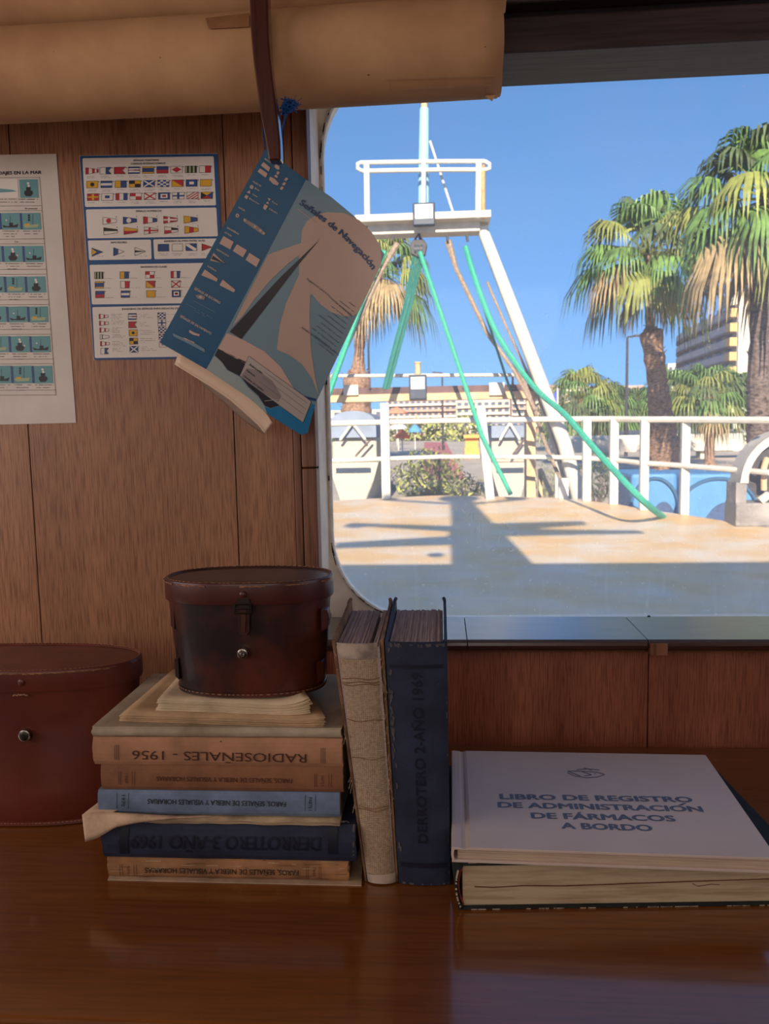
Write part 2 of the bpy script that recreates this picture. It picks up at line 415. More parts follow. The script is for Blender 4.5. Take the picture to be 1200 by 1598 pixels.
# dust film, thickened towards the sill to paint in the outdoor haze
sp = n.new('ShaderNodeSeparateXYZ'); l.new(tc.outputs['Object'], sp.inputs[0])
zr = n.new('ShaderNodeMapRange'); zr.inputs['From Min'].default_value = 0.72; zr.inputs['From Max'].default_value = 0.0; zr.inputs['To Min'].default_value = 0.0; zr.inputs['To Max'].default_value = 0.17; l.new(sp.outputs['Z'], zr.inputs['Value'])
dust_haze = addn(addn(nz(5, 0.25, 0.8, 0.14), nz(160, 0.66, 0.8, 0.18)), addn(zr.outputs[0], nz(22, 0.6, 0.8, 0.04, (3, 1, .5))))
dm = n.new('ShaderNodeMath'); dm.operation = 'MULTIPLY'; dm.inputs[1].default_value = 0.9; l.new(dust_haze, dm.inputs[0])
m2 = n.new('ShaderNodeMixShader'); l.new(dm.outputs[0], m2.inputs[0]); l.new(m1.outputs[0], m2.inputs[1]); l.new(ds.outputs[0], m2.inputs[2]); l.new(m2.outputs[0], out.inputs[0])
g = MB(); pts = rr(hx0 - 0.004, hx1 + 0.004, hz0 - 0.004, hz1 + 0.004, R)
g.add([Vector((x, YG + 0.004, z)) for x, z in pts], [tuple(range(len(pts)))], gm)
g.build('glass_pane', wroot)

# shell of the wheelhouse: side walls with windows, rear wall, ceiling, floor
def side_wall(name, x):
    s = MB(); x0, x1 = (x - 0.06, x) if x < 0 else (x, x + 0.06)
    for y0, y1, z0, z1 in ((-1.6, 1.25, -0.83, 0.30), (-1.6, 1.25, 1.12, 1.36), (-1.6, -0.85, .30, 1.12), (0.85, 1.25, .30, 1.12)):
        s.box(x0, x1, y0, y1, z0, z1, 'ceiling_paint')
    s.build(name, kind='structure', origin=(x, 0, -0.83))
side_wall('wall_left', SX[0] - 0.0); side_wall('wall_right', SX[1])
s = MB(); s.box(-1.96, 1.96, -1.66, -1.6, -0.83, 1.36, 'ceiling_paint'); s.build('wall_back', kind='structure')
s = MB(); s.box(-1.96, 1.96, -1.66, 1.262, 1.3, 1.36, 'ceiling_paint'); s.build('ceiling', kind='structure')
s = MB(); s.box(-1.96, 1.96, -1.66, 1.26, -0.9, -0.83, 'floor_wood'); s.build('floor', kind='structure')

# chart table: continuous top on a cabinet
tb = thing('chart_table', 'long varnished reddish brown wooden table under the books and cases', 'table', (0, 0.9, -0.83))
m = MB(); m.box(-1.88, 1.88, 0.58, YW - 0.009, -0.03, 0.0, 'table_wood'); m.build('tabletop', tb, bevel=0.004)
m = MB(); m.box(-1.86, 1.86, 0.64, YW - 0.02, -0.83, -0.031, 'stile_wood'); m.build('cabinet_body', tb)

# ================================================================== CHART ROLLS, BRACKET
mat('chart_paper', (192, 148, 106), 0.75, var=0.14, scale=9, bump=0.15, rgb2=(164, 120, 84), lo=0.3, hi=0.7)
mat('x_unused', (196, 158, 118), 0.8, var=0.1, scale=9)
mat('tape', (150, 104, 70), 0.5, var=0.1)
mat('foxing', (110, 72, 46), 0.8, var=0.3)
mat('pencil_line', (176, 140, 110), 0.8, var=0.1)
YR = 1.0; rc = onY(300, 99, YR); rad = 0.0535
def roll(name, label, cx1, cy, cz, rad, x0, ragged, seed, extra=None):
    """a rolled chart: a spiral sheet of paper, open at the end"""
    r = random.Random(seed); mb = MB(); nu = 96; nx = 48; turns = 2.6
    def fn(u, v):
        a = PI * 0.62 + u * 2 * PI * turns
        rr_ = rad - 0.0011 * u * turns + 0.0012 * math.sin(2 * a + 3 * v) * (1 - u)
        x = x0 + (cx1 - x0) * v
        if v > 0.98: x += ragged * math.sin(a * 1.7 + seed)
        sag = -0.004 * math.sin(v * PI)
        return Vector((x, cy + rr_ * math.cos(a), cz + rr_ * math.sin(a) + sag))
    mb.grid(fn, nu, nx, 'chart_paper')
    root = thing(name, label, 'chart roll', (0.5 * (x0 + cx1), cy, cz - rad), 'rolled sea charts in the overhead rack')
    mb.build('rolled_sheet', root, solid=0.0004)
    if extra: extra(root, fn)
    return root
def surf(px, py, cy, cz, rad, lift):
    """first hit of the pixel's ray with a cylinder along x"""
    d = ray(px, py); oy = CAM.y - cy; oz = CAM.z - cz
    A = d.y ** 2 + d.z ** 2; B = 2 * (oy * d.y + oz * d.z); C_ = oy * oy + oz * oz - (rad + lift) ** 2
    D = B * B - 4 * A * C_
    if D < 0: D = 0
    return CAM + d * ((-B - math.sqrt(D)) / (2 * A))
def lower_extra(root, fn):
    cv = Canvas()
    fn2 = lambda u, v, L: surf(u, v, YR, rc.z, rad, 0.0022 + L * 0.0001)
    cv.poly([(320, 28), (389, 20), (389, 42), (326, 45)], 'tape', 1)
    m = MB(); cv.into(m, fn2, 6); m.build('tape_patch', root, label='brown paper tape patch')
    cv = Canvas()
    for px, py, s in ((575, 117, 2), (757, 73, 1.6), (175, 162, 3), (182, 160, 2), (250, 90, 1.2), (140, 133, 1), (84, 80, 1)):
        cq = Canvas(); cq.ell(px, py, s, s * .6, 'foxing', 1); m = MB(); cq.into(m, fn2, 6); m.build('foxing_spot', root)
    cv.line(600, 124, 772, 118, 1.2, 'pencil_line', 1); cv.line(620, 140, 768, 133, 1.2, 'pencil_line', 1); cv.line(608, 124, 610, 150, 1.5, 'pencil_line', 1); cv.line(702, 121, 704, 146, 1.5, 'pencil_line', 1)
    m = MB(); cv.into(m, fn2, 6); m.build('pencil_ruling', root)
    # torn corner hanging at the end
    a = onY(757, 150, YR - 0.0); b_ = onY(776, 140, YR); c = onY(768, 158, YR)
    m = MB(); m.prism([a, b_, c], (0, 0.0006, 0), 'chart_paper'); m.build('torn_corner', root)
xe = onY(779, 90, YR).x
roll('chart_roll', 'thick tan rolled sea chart with a tape patch, lower one in the overhead rack', xe, YR, rc.z, rad, -0.95, 0.002, 2, lower_extra)
xe2 = onY(789, 20, YR + 0.02).x
roll('chart_roll', 'tan rolled sea chart on top, reaching furthest right along the dark head beam', xe2, YR + 0.022, rc.z + 0.1055, 0.0515, -0.95, 0.001, 5)
# wooden bracket that carries the rolls
root = thing('rack_bracket', 'dark curved mahogany hook bracket holding the rolled charts overhead', 'bracket', (onY(405, 100, .93).x, 0.93, 0.85))
m = MB(); YB = 0.925
L = [(388, -140), (388, -60), (389, 0), (391, 50), (395, 95), (401, 140), (407, 185), (413, 215), (419, 250)]
Rr = [(419, -140), (418, -60), (418, 0), (419, 50), (422, 90), (427, 135), (433, 180), (437, 220), (438, 250)]
fa = [onY(x, y, YB) for x, y in L]; fb = [onY(x, y, YB) for x, y in Rr]
rings = [[a, b, b + Vector((0, .017, 0)), a + Vector((0, .017, 0))] for a, b in zip(fa, fb)]
m.loft(rings, 'mahogany', smooth=False); m.build('hook', root, bevel=0.002)
m = MB(); p = onY(405, 55, YB); m.box(p.x - 0.035, p.x + 0.035, YB + 0.018, YW - 0.008, 1.16, 1.19, 'mahogany'); m.box(p.x-0.011, p.x+0.011, YB+0.001, YB+0.018, 1.1, 1.297, 'mahogany'); m.build('wall_arm', root)

# ================================================================== PRINTED THINGS
P = dict(white=(222, 212, 204), blue=(24, 74, 126), red=(176, 34, 50), yellow=(212, 160, 34), black=(28, 26, 30), navy=(36, 66, 124), grey=(84, 76, 74), palegreen=(160, 168, 130))
for k, c in P.items(): mat('ink_' + k, c, 0.45, var=0.04, scale=4)
I = lambda k: 'ink_' + k
def wallfn(Y): return lambda u, v, L: onY(u, v, Y - L * 0.00016)

# ---- signal flag chart
c1 = lambda x, y: (120 + x / 4.7, 230 + y / 4.7)
def flagchart():
    cv = Canvas()
    q = lambda pts: [c1(*p) for p in pts]
    cv.rrect(q([(20, 62), (1030, 45), (1105, 1545), (125, 1560)]), 2, I('blue'), 0)
    W = lambda pts: cv.rrect(q(pts), 2.2, I('white'), 1)
    W([(40, 80), (1003, 65), (1020, 425), (60, 437)])
    W([(66, 455), (1022, 441), (1034, 652), (78, 668)])
    W([(80, 683), (543, 676), (548, 820), (90, 827)])
    W([(560, 675), (1040, 668), (1050, 812), (568, 820)])
    W([(93, 862), (1050, 845), (1072, 1140), (110, 1152)])
    W([(113, 1172), (1075, 1152), (1095, 1530), (132, 1545)])
    def tx(s, x, y, wd, h=13): cv.text(s, *c1(x, y), h / 4.7, I('black'), ang=-0.8, width=wd / 4.7, bold=0.02, L=2)
    tx('SEÑALES MARITIMAS', 508, 94, 190); tx('CODIGOS INTERNACIONALES', 522, 118, 255)
    tx('SEÑALES NUMERICAS', 526, 466, 190); tx('REPETIDORES', 308, 697, 120)
    tx('BANDERAS DE AVISO ENTRE YATES', 790, 686, 300); tx('BANDERAS DE CLASES', 564, 876, 192)
    tx('BANDERAS DE SEÑALES PARA REGATAS DE CRUCERO', 590, 1182, 520)
    def F(x, y, w, h, kind, shape='r'):
        """a code flag whose top left corner is x, y (crop units)"""
        def PT(a, b): return c1(x + a * w, y + b * h - a * w * 0.015)
        def poly(pts, k, L=3): cv.poly([PT(*p) for p in pts], I(k), L)
        R_ = lambda a, b, c, d, k, L=3: poly([(a, b), (c, b), (c, d), (a, d)], k, L)
        if shape == 'r': o = [(0, 0), (1, 0), (1, 1), (0, 1)]
        elif shape == 's': o = [(0, 0), (1, 0), (.72, .5), (1, 1), (0, 1)]
        elif shape == 'p': o = [(0, 0), (1, .28), (1, .72), (0, 1)]
        else: o = [(0, 0), (1, .5), (0, 1)]
        base = kind[0]; poly(o, base, 2)
        top = lambda a: a * .28 if shape == 'p' else (a * .5 if shape == 't' else 0)
        for e in kind[1:]:
            t = e[0]
            if t == 'v': a, b_, k = e[1:]; poly([(a, top(a)), (b_, top(b_)), (b_, 1 - top(b_)), (a, 1 - top(a))], k)
            elif t == 'h': a, b_, k = e[1:]; poly([(0, a), (1, max(a, top(1))), (1, min(b_, 1 - top(1))), (0, b_)], k)
            elif t == 'r': R_(*e[1:], L=4)
            elif t == 'c': cv.ell(*PT(.42 if shape == 'p' else .5, .5), .18 * w / 4.7, .18 * w / 4.7, I(e[1]), 4, n=10)
            elif t == 'd': poly([(.5, 0.08), (.92, .5), (.5, .92), (.08, .5)], e[1])
            elif t == 'x':
                wd = .1; poly([(0, 0), (wd, 0), (1, 1 - wd), (1, 1), (1 - wd, 1), (0, wd)], e[1]); poly([(1, 0), (1, wd), (wd, 1), (0, 1), (0, 1 - wd), (1 - wd, 0)], e[1], 4)
            elif t == '+': a = top(1); R_(.4 if shape == 'r' else .32, .05, .6 if shape == 'r' else .47, .95, e[1], 3); R_(0, .4, 1, .6, e[1], 4)
            elif t == 'k':
                nx_, ny_ = e[2], e[3]
                for i in range(nx_):
                    for j in range(ny_):
                        if (i + j) % 2 == 0: R_(i / nx_, j / ny_, (i + 1) / nx_, (j + 1) / ny_, e[1])
            elif t == 't': poly(e[1], e[2], 4)
            elif t == 'z':
                for i in range(5): a = i * .36 - .4; poly([(max(0, a), 1 - max(0, -a)) if a >= 0 else (0, 1 + a), (a + 1 if a + 1 < 1 else 1, 0 if a + 1 < 1 else a), (a + 1.16 if a + 1.16 < 1 else 1, 0 if a + 1.16 < 1 else a + .16), ((a + .16) if a + .16 > 0 else 0, 1 if a + .16 > 0 else 1 + a + .16)], e[1])
        cv.frame([PT(*p) for p in o], 0.5, I('black'), 5)
    w = 'white'; bl = 'navy'; r = 'red'; ye = 'yellow'; bk = 'black'
    A = dict(A=((w, ('v', .5, 1 - .28, bl), ('t', [(.5, 0), (1, 0), (.72, .5), (1, 1), (.5, 1)], bl)), 's'), B=((r,), 's'), C=((bl, ('h', .2, .8, w), ('h', .4, .6, r)), 'r'), D=((ye, ('h', .2, .8, bl)), 'r'),
             E=((r, ('h', 0, .5, bl)), 'r'), F=((w, ('d', r)), 'r'), G=(('palegreen', ('v', .17, .33, bk), ('v', .5, .67, bk), ('v', .83, 1, bk)), 'r'), H=((w, ('v', .5, 1, r)), 'r'),
             I=((ye, ('c', bk)), 'r'), J=((bl, ('h', .33, .67, w)), 'r'), K=((ye, ('v', .5, 1, bl)), 'r'), L=((ye, ('k', bk, 2, 2)), 'r'), M=(('navy', ('x', w)), 'r'), N=((w, ('k', bl, 4, 4)), 'r'),
             O=((ye, ('t', [(0, 0), (1, 0), (1, 1)], r)), 'r'), P=((bl, ('r', .3, .3, .7, .7, w)), 'r'), Q=((ye,), 'r'), R=((r, ('+', ye)), 'r'), S=((w, ('r', .3, .3, .7, .7, bl)), 'r'),
             T=((w, ('v', 0, .33, r), ('v', .67, 1, bl)), 'r'), U=((w, ('k', r, 2, 2)), 'r'), V=((w, ('x', r)), 'r'), W=((bl, ('r', .2, .2, .8, .8, w), ('t', [(.33, .36), (.67, .36), (.67, .64), (.33, .64)], r)), 'r'),
             X=((w, ('+', bl)), 'r'), Y=((w, ('z', r)), 'r'), Z=((r, ('t', [(0, 0), (.5, .5), (0, 1)], bk), ('t', [(0, 0), (1, 0), (.5, .5)], ye), ('t', [(1, 0), (1, 1), (.5, .5)], bl)), 'r'),
             AN=((r, ('v', .25, .5, w), ('v', .72, .85, w)), 'p'))
    rows = [('AN', 'A', 'B', 'C', 'D', 'E', 'F', 'G', 'H'), ('I', 'J', 'K', 'L', 'M', 'N', 'O', 'P', 'Q'), ('R', 'S', 'T', 'U', 'V', 'W', 'X', 'Y', 'Z')]
    for j, (row, x0, y0) in enumerate(zip(rows, (64, 70, 76), (148, 248, 340))):
        for i, k in enumerate(row):
            kk, sh = A[k]; x = x0 + i * 104.2; y = y0 - i * 1.6
            F(x, y, 84 if k != 'AN' else 94, 50, kk, sh)
            cv.rect(*c1(x + 88, y), *c1(x + 94, y + 7), I(bk), 2)
            cv.scribble(*c1(x + rnd.uniform(0, 20), y + 64), c1(x + rnd.uniform(60, 90), 0)[0], 0.9, I('grey'), 2)
            if rnd.random() < .6: cv.scribble(*c1(x + 10, y + 74), c1(x + rnd.uniform(60, 95), 0)[0], 0.9, I('grey'), 2)
    num = [(w, ('c', r)), (bl, ('c', w)), (w, ('v', 0, .33, r), ('v', .67, 1, bl)), (r, ('+', w)), (bl, ('v', 0, .5, ye)), (w, ('h', 0, .5, bk)), (r, ('h', 0, .5, ye)), (w, ('+', r)), (w, ('t', [(0, .5), (.5, .5), (.5, .86), (0, 1)], r), ('t', [(.5, .14), (1, .28), (1, .5), (.5, .5)], bk)), (ye, ('v', .33, .67, r))]
    for i, k in enumerate(num):
        x = 190 + (i % 5) * 148.5 + (i // 5) * 6; y = 512 - (i % 5) * 2.5 + (i // 5) * 76
        F(x, y, 100, 54, k, 'p'); cv.rect(*c1(x + 96, y - 6), *c1(x + 101, y + 2), I(bk), 2)
        cv.scribble(*c1(x + 50, y + 55), c1(x + 104, 0)[0], 0.5, I('grey'), 2, 0.5)
    F(110, 737, 80, 62, (bl, ('t', [(0, .1), (.45, .5), (0, .9)], ye)), 't'); F(268, 734, 78, 62, (w, ('v', 0, .45, bl)), 't'); F(424, 732, 80, 62, (w, ('h', .36, .64, bk)), 't')
    for x in (150, 305, 470): cv.scribble(*c1(x, 796), c1(x + 45, 0)[0], 0.9, I('grey'), 2)
    F(594, 710, 80, 52, (bl,)); F(697, 708, 78, 52, (w,)); F(798, 706, 80, 52, (bl, ('t', [(0, 0), (.25, 0), (1, .75), (1, 1), (.75, 1), (0, .25)], w))); F(916, 706, 74, 52, (r,), 't')
    for x in (600, 700, 810, 910):
        cv.scribble(*c1(x, 778), c1(x + 72, 0)[0], 0.9, I('grey'), 2); cv.scribble(*c1(x + 5, 789), c1(x + 60, 0)[0], 0.9, I('grey'), 2)
    for j, row in enumerate((('G', 'K', 'U', 'T'), ('D', 'H', 'O', 'V'), ('E', 'J', 'Q', 'W'))):
        for i, k in enumerate(row):
            x = 128 + i * 187 + j * 4; y = 914 + j * 70 - i * 2; F(x, y, 64, 50, A[k][0]); cv.scribble(*c1(x + 74, y + 46), c1(x + 74 + rnd.uniform(30, 80), 0)[0], 0.9, I('grey'), 2)
            cv.rect(*c1(x + 68, y), *c1(x + 73, y + 7), I(bk), 2)
    for j in range(6):
        y = 1222 + j * 50; x = 162 + j * 2.5
        if j < 5: F(x, y, 66, 36, (w, ('v', 0, .18, r), ('v', .5, .68, r)) if j != 3 else (w, ('v', .2, .3, 'grey')), 'p')
        else: F(x, y, 56, 44, A['A'][0], 's')
        for k in range(3 if j % 2 else 4): cv.scribble(*c1(252 + j * 2, y + k * 11), c1(252 + rnd.uniform(60, 108), 0)[0], 0.9, I('grey'), 2)
    for j, k in enumerate(('C', 'B', 'I', 'L', 'M')):
        y = 1218 + j * 60; x = 376 + j * 3; F(x, y, 60, 46, A[k][0], A[k][1])
        for q_ in range(3): cv.scribble(*c1(x + 80, y + 4 + q_ * 13), c1(x + 80 + rnd.uniform(40, 120), 0)[0], 0.9, I('grey'), 2)
    for j, k in enumerate(('N', 'X', 'N', 'N', 'S')):
        y = 1213 + j * 52; F(592 + j * 3, y, 56, 44, A[k][0]); cv.scribble(*c1(665, y + 10), c1(745, 0)[0], 0.9, I('grey'), 2)
    for j, k in enumerate(('G', 'W', 'O', 'K')): F(792 + j * 3, 1210 + j * 60, 56, 44, A[k][0]); 
    m = MB(); cv.into(m, wallfn(YW - 0.0012))
    # paper sheet behind the ink
    pts = [onY(*c1(*p), YW - 0.0003) for p in ((20, 62), (1030, 45), (1105, 1545), (125, 1560))]
    m.prism(pts, (0, -0.0008, 0), I('white'))
    m.build('flag_chart_poster', label='blue bordered poster of coloured maritime signal flags on the wall', cat='poster')
flagchart()

# ---- collision regulation chart
mat('ink_teal', (96, 148, 152), 0.5, var=0.05, scale=5)
mat('poster_paper', (208, 196, 186), 0.5, var=0.05, scale=6)
c2 = lambda x, y: (x / 3.63, 230 + y / 3.63)
def colregs():
    cv = Canvas(); bk = I('black'); x_off = -1150
    def Q(x, y): return c2(x, y)
    def skew(y): return (y - 180) * 0.078        # the sheet leans: columns drift right going down
    cv.text('REGLAMENTO PARA PREVENIR LOS ABORDAJES EN LA MAR', *Q(235, 141), 18 / 3.63, bk, ang=-1.0, bold=0.03, align='r', L=2, width=830 / 3.63)
    rows = [(180, 105), (370, 95), (557, 92), (730, 92), (900, 90), (1068, 92), (1236, 100)]
    for j, (y, h) in enumerate(rows):
        xr = 213 + skew(y); n_ = 8
        if j == 0:
            cells = [0]
        else: cells = range(n_)
        for i in cells:
            x1 = xr - i * 118; x0 = x1 - 104
            cv.poly([Q(x0, y + 2), Q(x1, y), Q(x1 + 6, y + h), Q(x0 + 6, y + h + 2)], 'ink_teal', 2)
            cx = (x0 + x1) / 2; t = (i + j) % 3
            if t == 0 or j == 0:
                cv.poly([Q(cx - 22, y + h * .62), Q(cx + 22, y + h * .62), Q(cx + 26, y + h * .78), Q(cx + 14, y + h * .92), Q(cx - 14, y + h * .92), Q(cx - 24, y + h * .78)], bk, 3)
                cv.rect(*Q(cx - 13, y + h * .42), *Q(cx + 13, y + h * .64), bk, 3); cv.line(*Q(cx, y + h * .12), *Q(cx, y + h * .5), .8, bk, 3)
                cv.ell(*Q(cx - 2, y + h * .22), 2, 2, I('white'), 4, n=10); cv.ell(*Q(cx + 2, y + h * .36), 2, 2, I('white'), 4, n=10)
                if i % 2: cv.ell(*Q(cx + 26, y + h * .6), 1.3, 1.3, I('white'), 4, n=8)
            elif t == 1:
                cv.poly([Q(cx - 46, y + h * .74), Q(cx + 44, y + h * .68), Q(cx + 38, y + h * .88), Q(cx - 34, y + h * .9)], I('palegreen'), 3)
                cv.poly([Q(cx - 36, y + h * .66), Q(cx - 6, y + h * .64), Q(cx - 6, y + h * .76), Q(cx - 36, y + h * .76)], I('yellow'), 4)
                cv.line(*Q(cx + 10, y + h * .1), *Q(cx + 10, y + h * .7), .5, bk, 3)
                for b_ in (.16, .3, .44): cv.ell(*Q(cx - 12, y + h * b_), 1.8, 1.8, bk, 4, n=8)
            else:
                cv.poly([Q(cx - 44, y + h * .72), Q(cx - 20, y + h * .8), Q(cx + 14, y + h * .78), Q(cx + 46, y + h * .66), Q(cx + 40, y + h * .88), Q(cx - 38, y + h * .88)], bk, 3)
                cv.rect(*Q(cx - 6, y + h * .6), *Q(cx + 16, y + h * .8), bk, 3); cv.line(*Q(cx, y + h * .2), *Q(cx, y + h * .7), .5, bk, 3); cv.ell(*Q(cx - 22, y + h * .45), 1.3, 1.3, I('white'), 4, n=8)
            if j: cv.poly([Q(x0 - 12, y + 2), Q(x0 - 1, y + 2), Q(x0 + 5, y + h), Q(x0 - 6, y + h)], I('navy'), 2)
            for k in range(3 if i == 1 else 2): cv.scribble(*Q(x0 + 8 + k * 6, y + h + 8 + k * 15), Q(x1 - k * 14, 0)[0], 1.5, bk, 2, 0.8)
        if j == 0:
            cv.poly([Q(-300, 180), Q(100, 180), Q(104, 285), Q(-300, 285)], I('white'), 2)
            cv.poly([Q(-120, 225), Q(-10, 232), Q(70, 240), Q(95, 250), Q(20, 255), Q(-120, 262)], 'ink_teal', 3)
            for k in range(2): cv.scribble(*Q(-100 + k * 20, 292 + k * 16), Q(200, 0)[0], 1.5, bk, 2, 0.8)
    # ruled lines
    def hl(y): cv.line(*Q(-900, y + 8), *Q(232 + skew(y) - 8, y), 0.5, bk, 3)
    for y in (170, 330, 358, 518, 545, 690, 718, 862, 890, 1030, 1058, 1198, 1225, 1374, 1402): hl(y)
    cv.line(*Q(224, 168), *Q(316, 1402), 0.6, bk, 3)
    for y, s_, x in ((346, 'Sin arrancada', 176), (534, '2 m', 92), (706, '', 0)):
        if s_: cv.text(s_, *Q(x, y), 9 / 3.63, bk, bold=0.02, L=2)
    pts = [c2(-1180, 62), c2(320, 38), c2(432, 1560), c2(-1050, 1595)]
    m = MB(); Ym = YW - 0.0012
    cv.into(m, wallfn(Ym))
    nx_, ny_ = 40, 24
    ex = lambda u, v, Y: onY(*[(pts[0][k] * (1 - u) + pts[1][k] * u) * (1 - v) + (pts[3][k] * (1 - u) + pts[2][k] * u) * v for k in (0, 1)], Y)
    m.prism([ex(0, 0, YW - .0003), ex(1, 0, YW - .0003), ex(1, 1, YW - .0003), ex(0, 1, YW - .0003)], (0, -0.0008, 0), 'poster_paper')
    m.build('regulations_poster', label='white laminated poster of teal ship light diagrams at left edge of wall', cat='poster')
colregs()

# ---- hanging booklet
for k, c in dict(bk_teal=(16, 76, 112), bk_sky=(104, 128, 140), bk_tan=(172, 144, 130), bk_pink=(184, 152, 140), bk_black=(34, 30, 36), bk_water=(140, 150, 148), bk_blue=(24, 106, 150), bk_label=(164, 152, 144), bk_shade=(132, 118, 116), bk_title=(20, 52, 96), bk_print=(70, 78, 92), bk_page=(214, 188, 164)).items():
    mat(k, c, 0.38, var=0.04, scale=5, spec=0.4)
c3 = lambda x, y: (240 + x / 3.243, 220 + y / 3.243)
def booklet():
    p0 = onY(415, 232, 1.02)
    A = onY(415, 232, 1.035); B = onY(250, 545, 1.075); C_ = onY(600, 388, 1.035)
    nrm = (B - A).cross(C_ - A).normalized()
    if nrm.y > 0: nrm = -nrm
    def fn(u, v, L, back=0.0):
        p = onP(u, v, A, nrm)
        t = max(0, (u - 470) / 130); bend = 0.018 * t * t + 0.006 * math.sin((v - 240) / 430 * PI)
        d = (p - CAM).normalized()
        return p - d * (bend + L * 0.00018 - back)
    q = lambda pts: [c3(*p) for p in pts]
    cv = Canvas(); S = lambda pts, m_, L=1: cv.poly(q(pts), m_, L)
    out = [(30, 1020), (565, 40), (770, 195), (900, 285), (1020, 385), (1168, 572), (1120, 690), (820, 1325), (778, 1478), (745, 1487), (575, 1382), (480, 1300), (265, 1155)]
    S(out, 'bk_sky', 0)
    S([(30, 1020), (565, 40), (770, 195), (265, 1155)], 'bk_teal', 1)
    # disc behind the sail
    S([(745, 520), (750, 450), (775, 405), (825, 372), (880, 360), (960, 364), (1040, 400), (1105, 465), (1140, 520), (1152, 575), (1150, 625), (1080, 775), (1035, 870), (1005, 886), (960, 886), (900, 868), (845, 828), (800, 775), (790, 780), (735, 690), (735, 560)], 'bk_tan', 1)
    S([(400, 935), (450, 830), (578, 575), (660, 545), (740, 518), (850, 480), (800, 530), (745, 570), (680, 620), (590, 705), (510, 800), (450, 885)], 'bk_tan', 2)
    S([(740, 560), (752, 640), (720, 710), (670, 820), (638, 930), (622, 1055), (690, 1085), (750, 1130), (800, 1200), (836, 1292), (815, 1190), (795, 1050), (788, 900), (792, 770), (800, 740)], 'bk_tan', 2)
    S([(383, 965), (443, 1002), (560, 850), (720, 640), (838, 500), (760, 575), (640, 690), (500, 840)], 'bk_black', 3)
    S([(370, 972), (460, 1010), (560, 1065), (640, 1140), (715, 1262), (790, 1330), (770, 1345), (600, 1240), (460, 1125), (325, 1050)], 'bk_pink', 2)
    S([(325, 1050), (470, 1120), (600, 1230), (645, 1315), (630, 1340), (590, 1352), (562, 1340), (530, 1290), (480, 1245), (440, 1192), (375, 1160), (345, 1120), (308, 1085)], 'bk_black', 2)
    S([(306, 1088), (340, 1112), (368, 1158), (435, 1195), (478, 1250), (528, 1295), (560, 1342), (575, 1382), (480, 1300), (265, 1155)], 'bk_water', 1)
    S([(562, 1345), (590, 1354), (632, 1342), (700, 1385), (750, 1425), (800, 1330), (816, 1335), (778, 1478), (745, 1487), (575, 1382)], 'bk_blue', 2)
    S([(700, 1262), (760, 1290), (822, 1305), (818, 1318), (760, 1300), (705, 1272)], 'bk_title', 3)
    cv.rrect(q([(480, 1088), (797, 1318), (755, 1425), (435, 1190)]), 3, 'bk_label', 4)
    S([(470, 1150), (530, 1160), (600, 1215), (645, 1290), (630, 1320), (560, 1280), (440, 1192)], 'bk_shade', 5)
    cv.frame(q([(480, 1088), (797, 1318), (755, 1425), (435, 1190)]), 0.5, 'bk_print', 5)
    an = 33
    cv.text('Embarcación', *c3(485, 1130), 3.0, 'bk_black', ang=35, align='l', width=24, bold=.02, L=6)
    cv.text('Matrícula', *c3(470, 1160), 2.8, 'bk_black', ang=35, align='l', width=16, bold=.01, L=6)
    cv.text('Nombre de Capitán', *c3(456, 1188), 2.8, 'bk_black', ang=37, align='l', width=38, bold=.01, L=6)
    for k in range(3): cv.line(*c3(560 + k * -14, 1168 + k * 24), *c3(780 - k * 12, 1330 + k * 26), .35, 'bk_print', 6)
    cv.line(*c3(560, 1316), *c3(632, 1308), .8, 'bk_label', 6)
    for k in range(40):
        x0 = 836 - (836 - 385) * k / 40
    # title along the curved top edge
    cv.path_text('Señales de Navegación', [c3(*p) for p in ((734, 318), (800, 365), (880, 425), (960, 492), (1020, 552), (1070, 605), (1103, 652))], 9.2, 'bk_title', bold=0.032, L=6)
    cv.path_text('Reglamento para la Prevención de Abordajes', [c3(*p) for p in ((772, 700), (860, 765), (930, 830), (1000, 890))], 2.6, 'bk_print', bold=0.01, L=6)
    cv.path_text('Señales de Salvamento y Socorro', [c3(*p) for p in ((745, 945), (800, 985), (870, 1040), (935, 1088))], 2.6, 'bk_print', bold=0.01, L=6)
    for i, (xr, yr, n_) in enumerate(((1018, 838, 12), (1010, 862, 30), (1002, 880, 30), (990, 905, 36), (975, 925, 28), (968, 950, 34), (958, 975, 48), (948, 998, 40), (938, 1022, 44), (930, 1045, 50), (920, 1066, 42), (912, 1084, 30))):
        a = math.radians(38); x1, y1 = c3(xr, yr); x0 = x1 - n_ * math.cos(a); y0 = y1 - n_ * math.sin(a)
        cv.scribble(x0, y0, x0 + n_, 1.7, 'bk_print', 6, 0.85, ang=38)
    cv.scribble(*c3(728, 342), c3(728, 0)[0] + 34, 1.8, 'bk_pink', 5, 0.9, ang=37)
    # the band
    T = lambda s, x, y, h, wd, ang=30, m_='bk_page': cv.text(s, *c3(x, y), h, m_, ang=ang, align='l', width=wd, bold=.005, L=6)
    T('BALIZAS', 562, 90, 2.6, 15); T('MARCAS', 502, 205, 2.6, 15); T('Bola', 512, 238, 2.4, 8); T('Cono', 500, 268, 2.4, 9); T('Bicónico', 484, 290, 2.4, 18)
    T('Cono', 598, 305, 2.4, 10); T('Cilindro', 584, 342, 2.4, 15); T('LUCES', 430, 335, 2.6, 11); T('BANDERAS', 372, 438, 2.6, 21); T('LETRAS', 360, 462, 2.4, 12)
    T('REPETIDORES', 318, 548, 2.4, 22); T('NUMERALES', 272, 632, 2.4, 16); T('SEÑALES DE SOCORRO', 207, 745, 3.6, 46); T('SEÑALES DE SALVAMENTO', 134, 885, 3.6, 56)
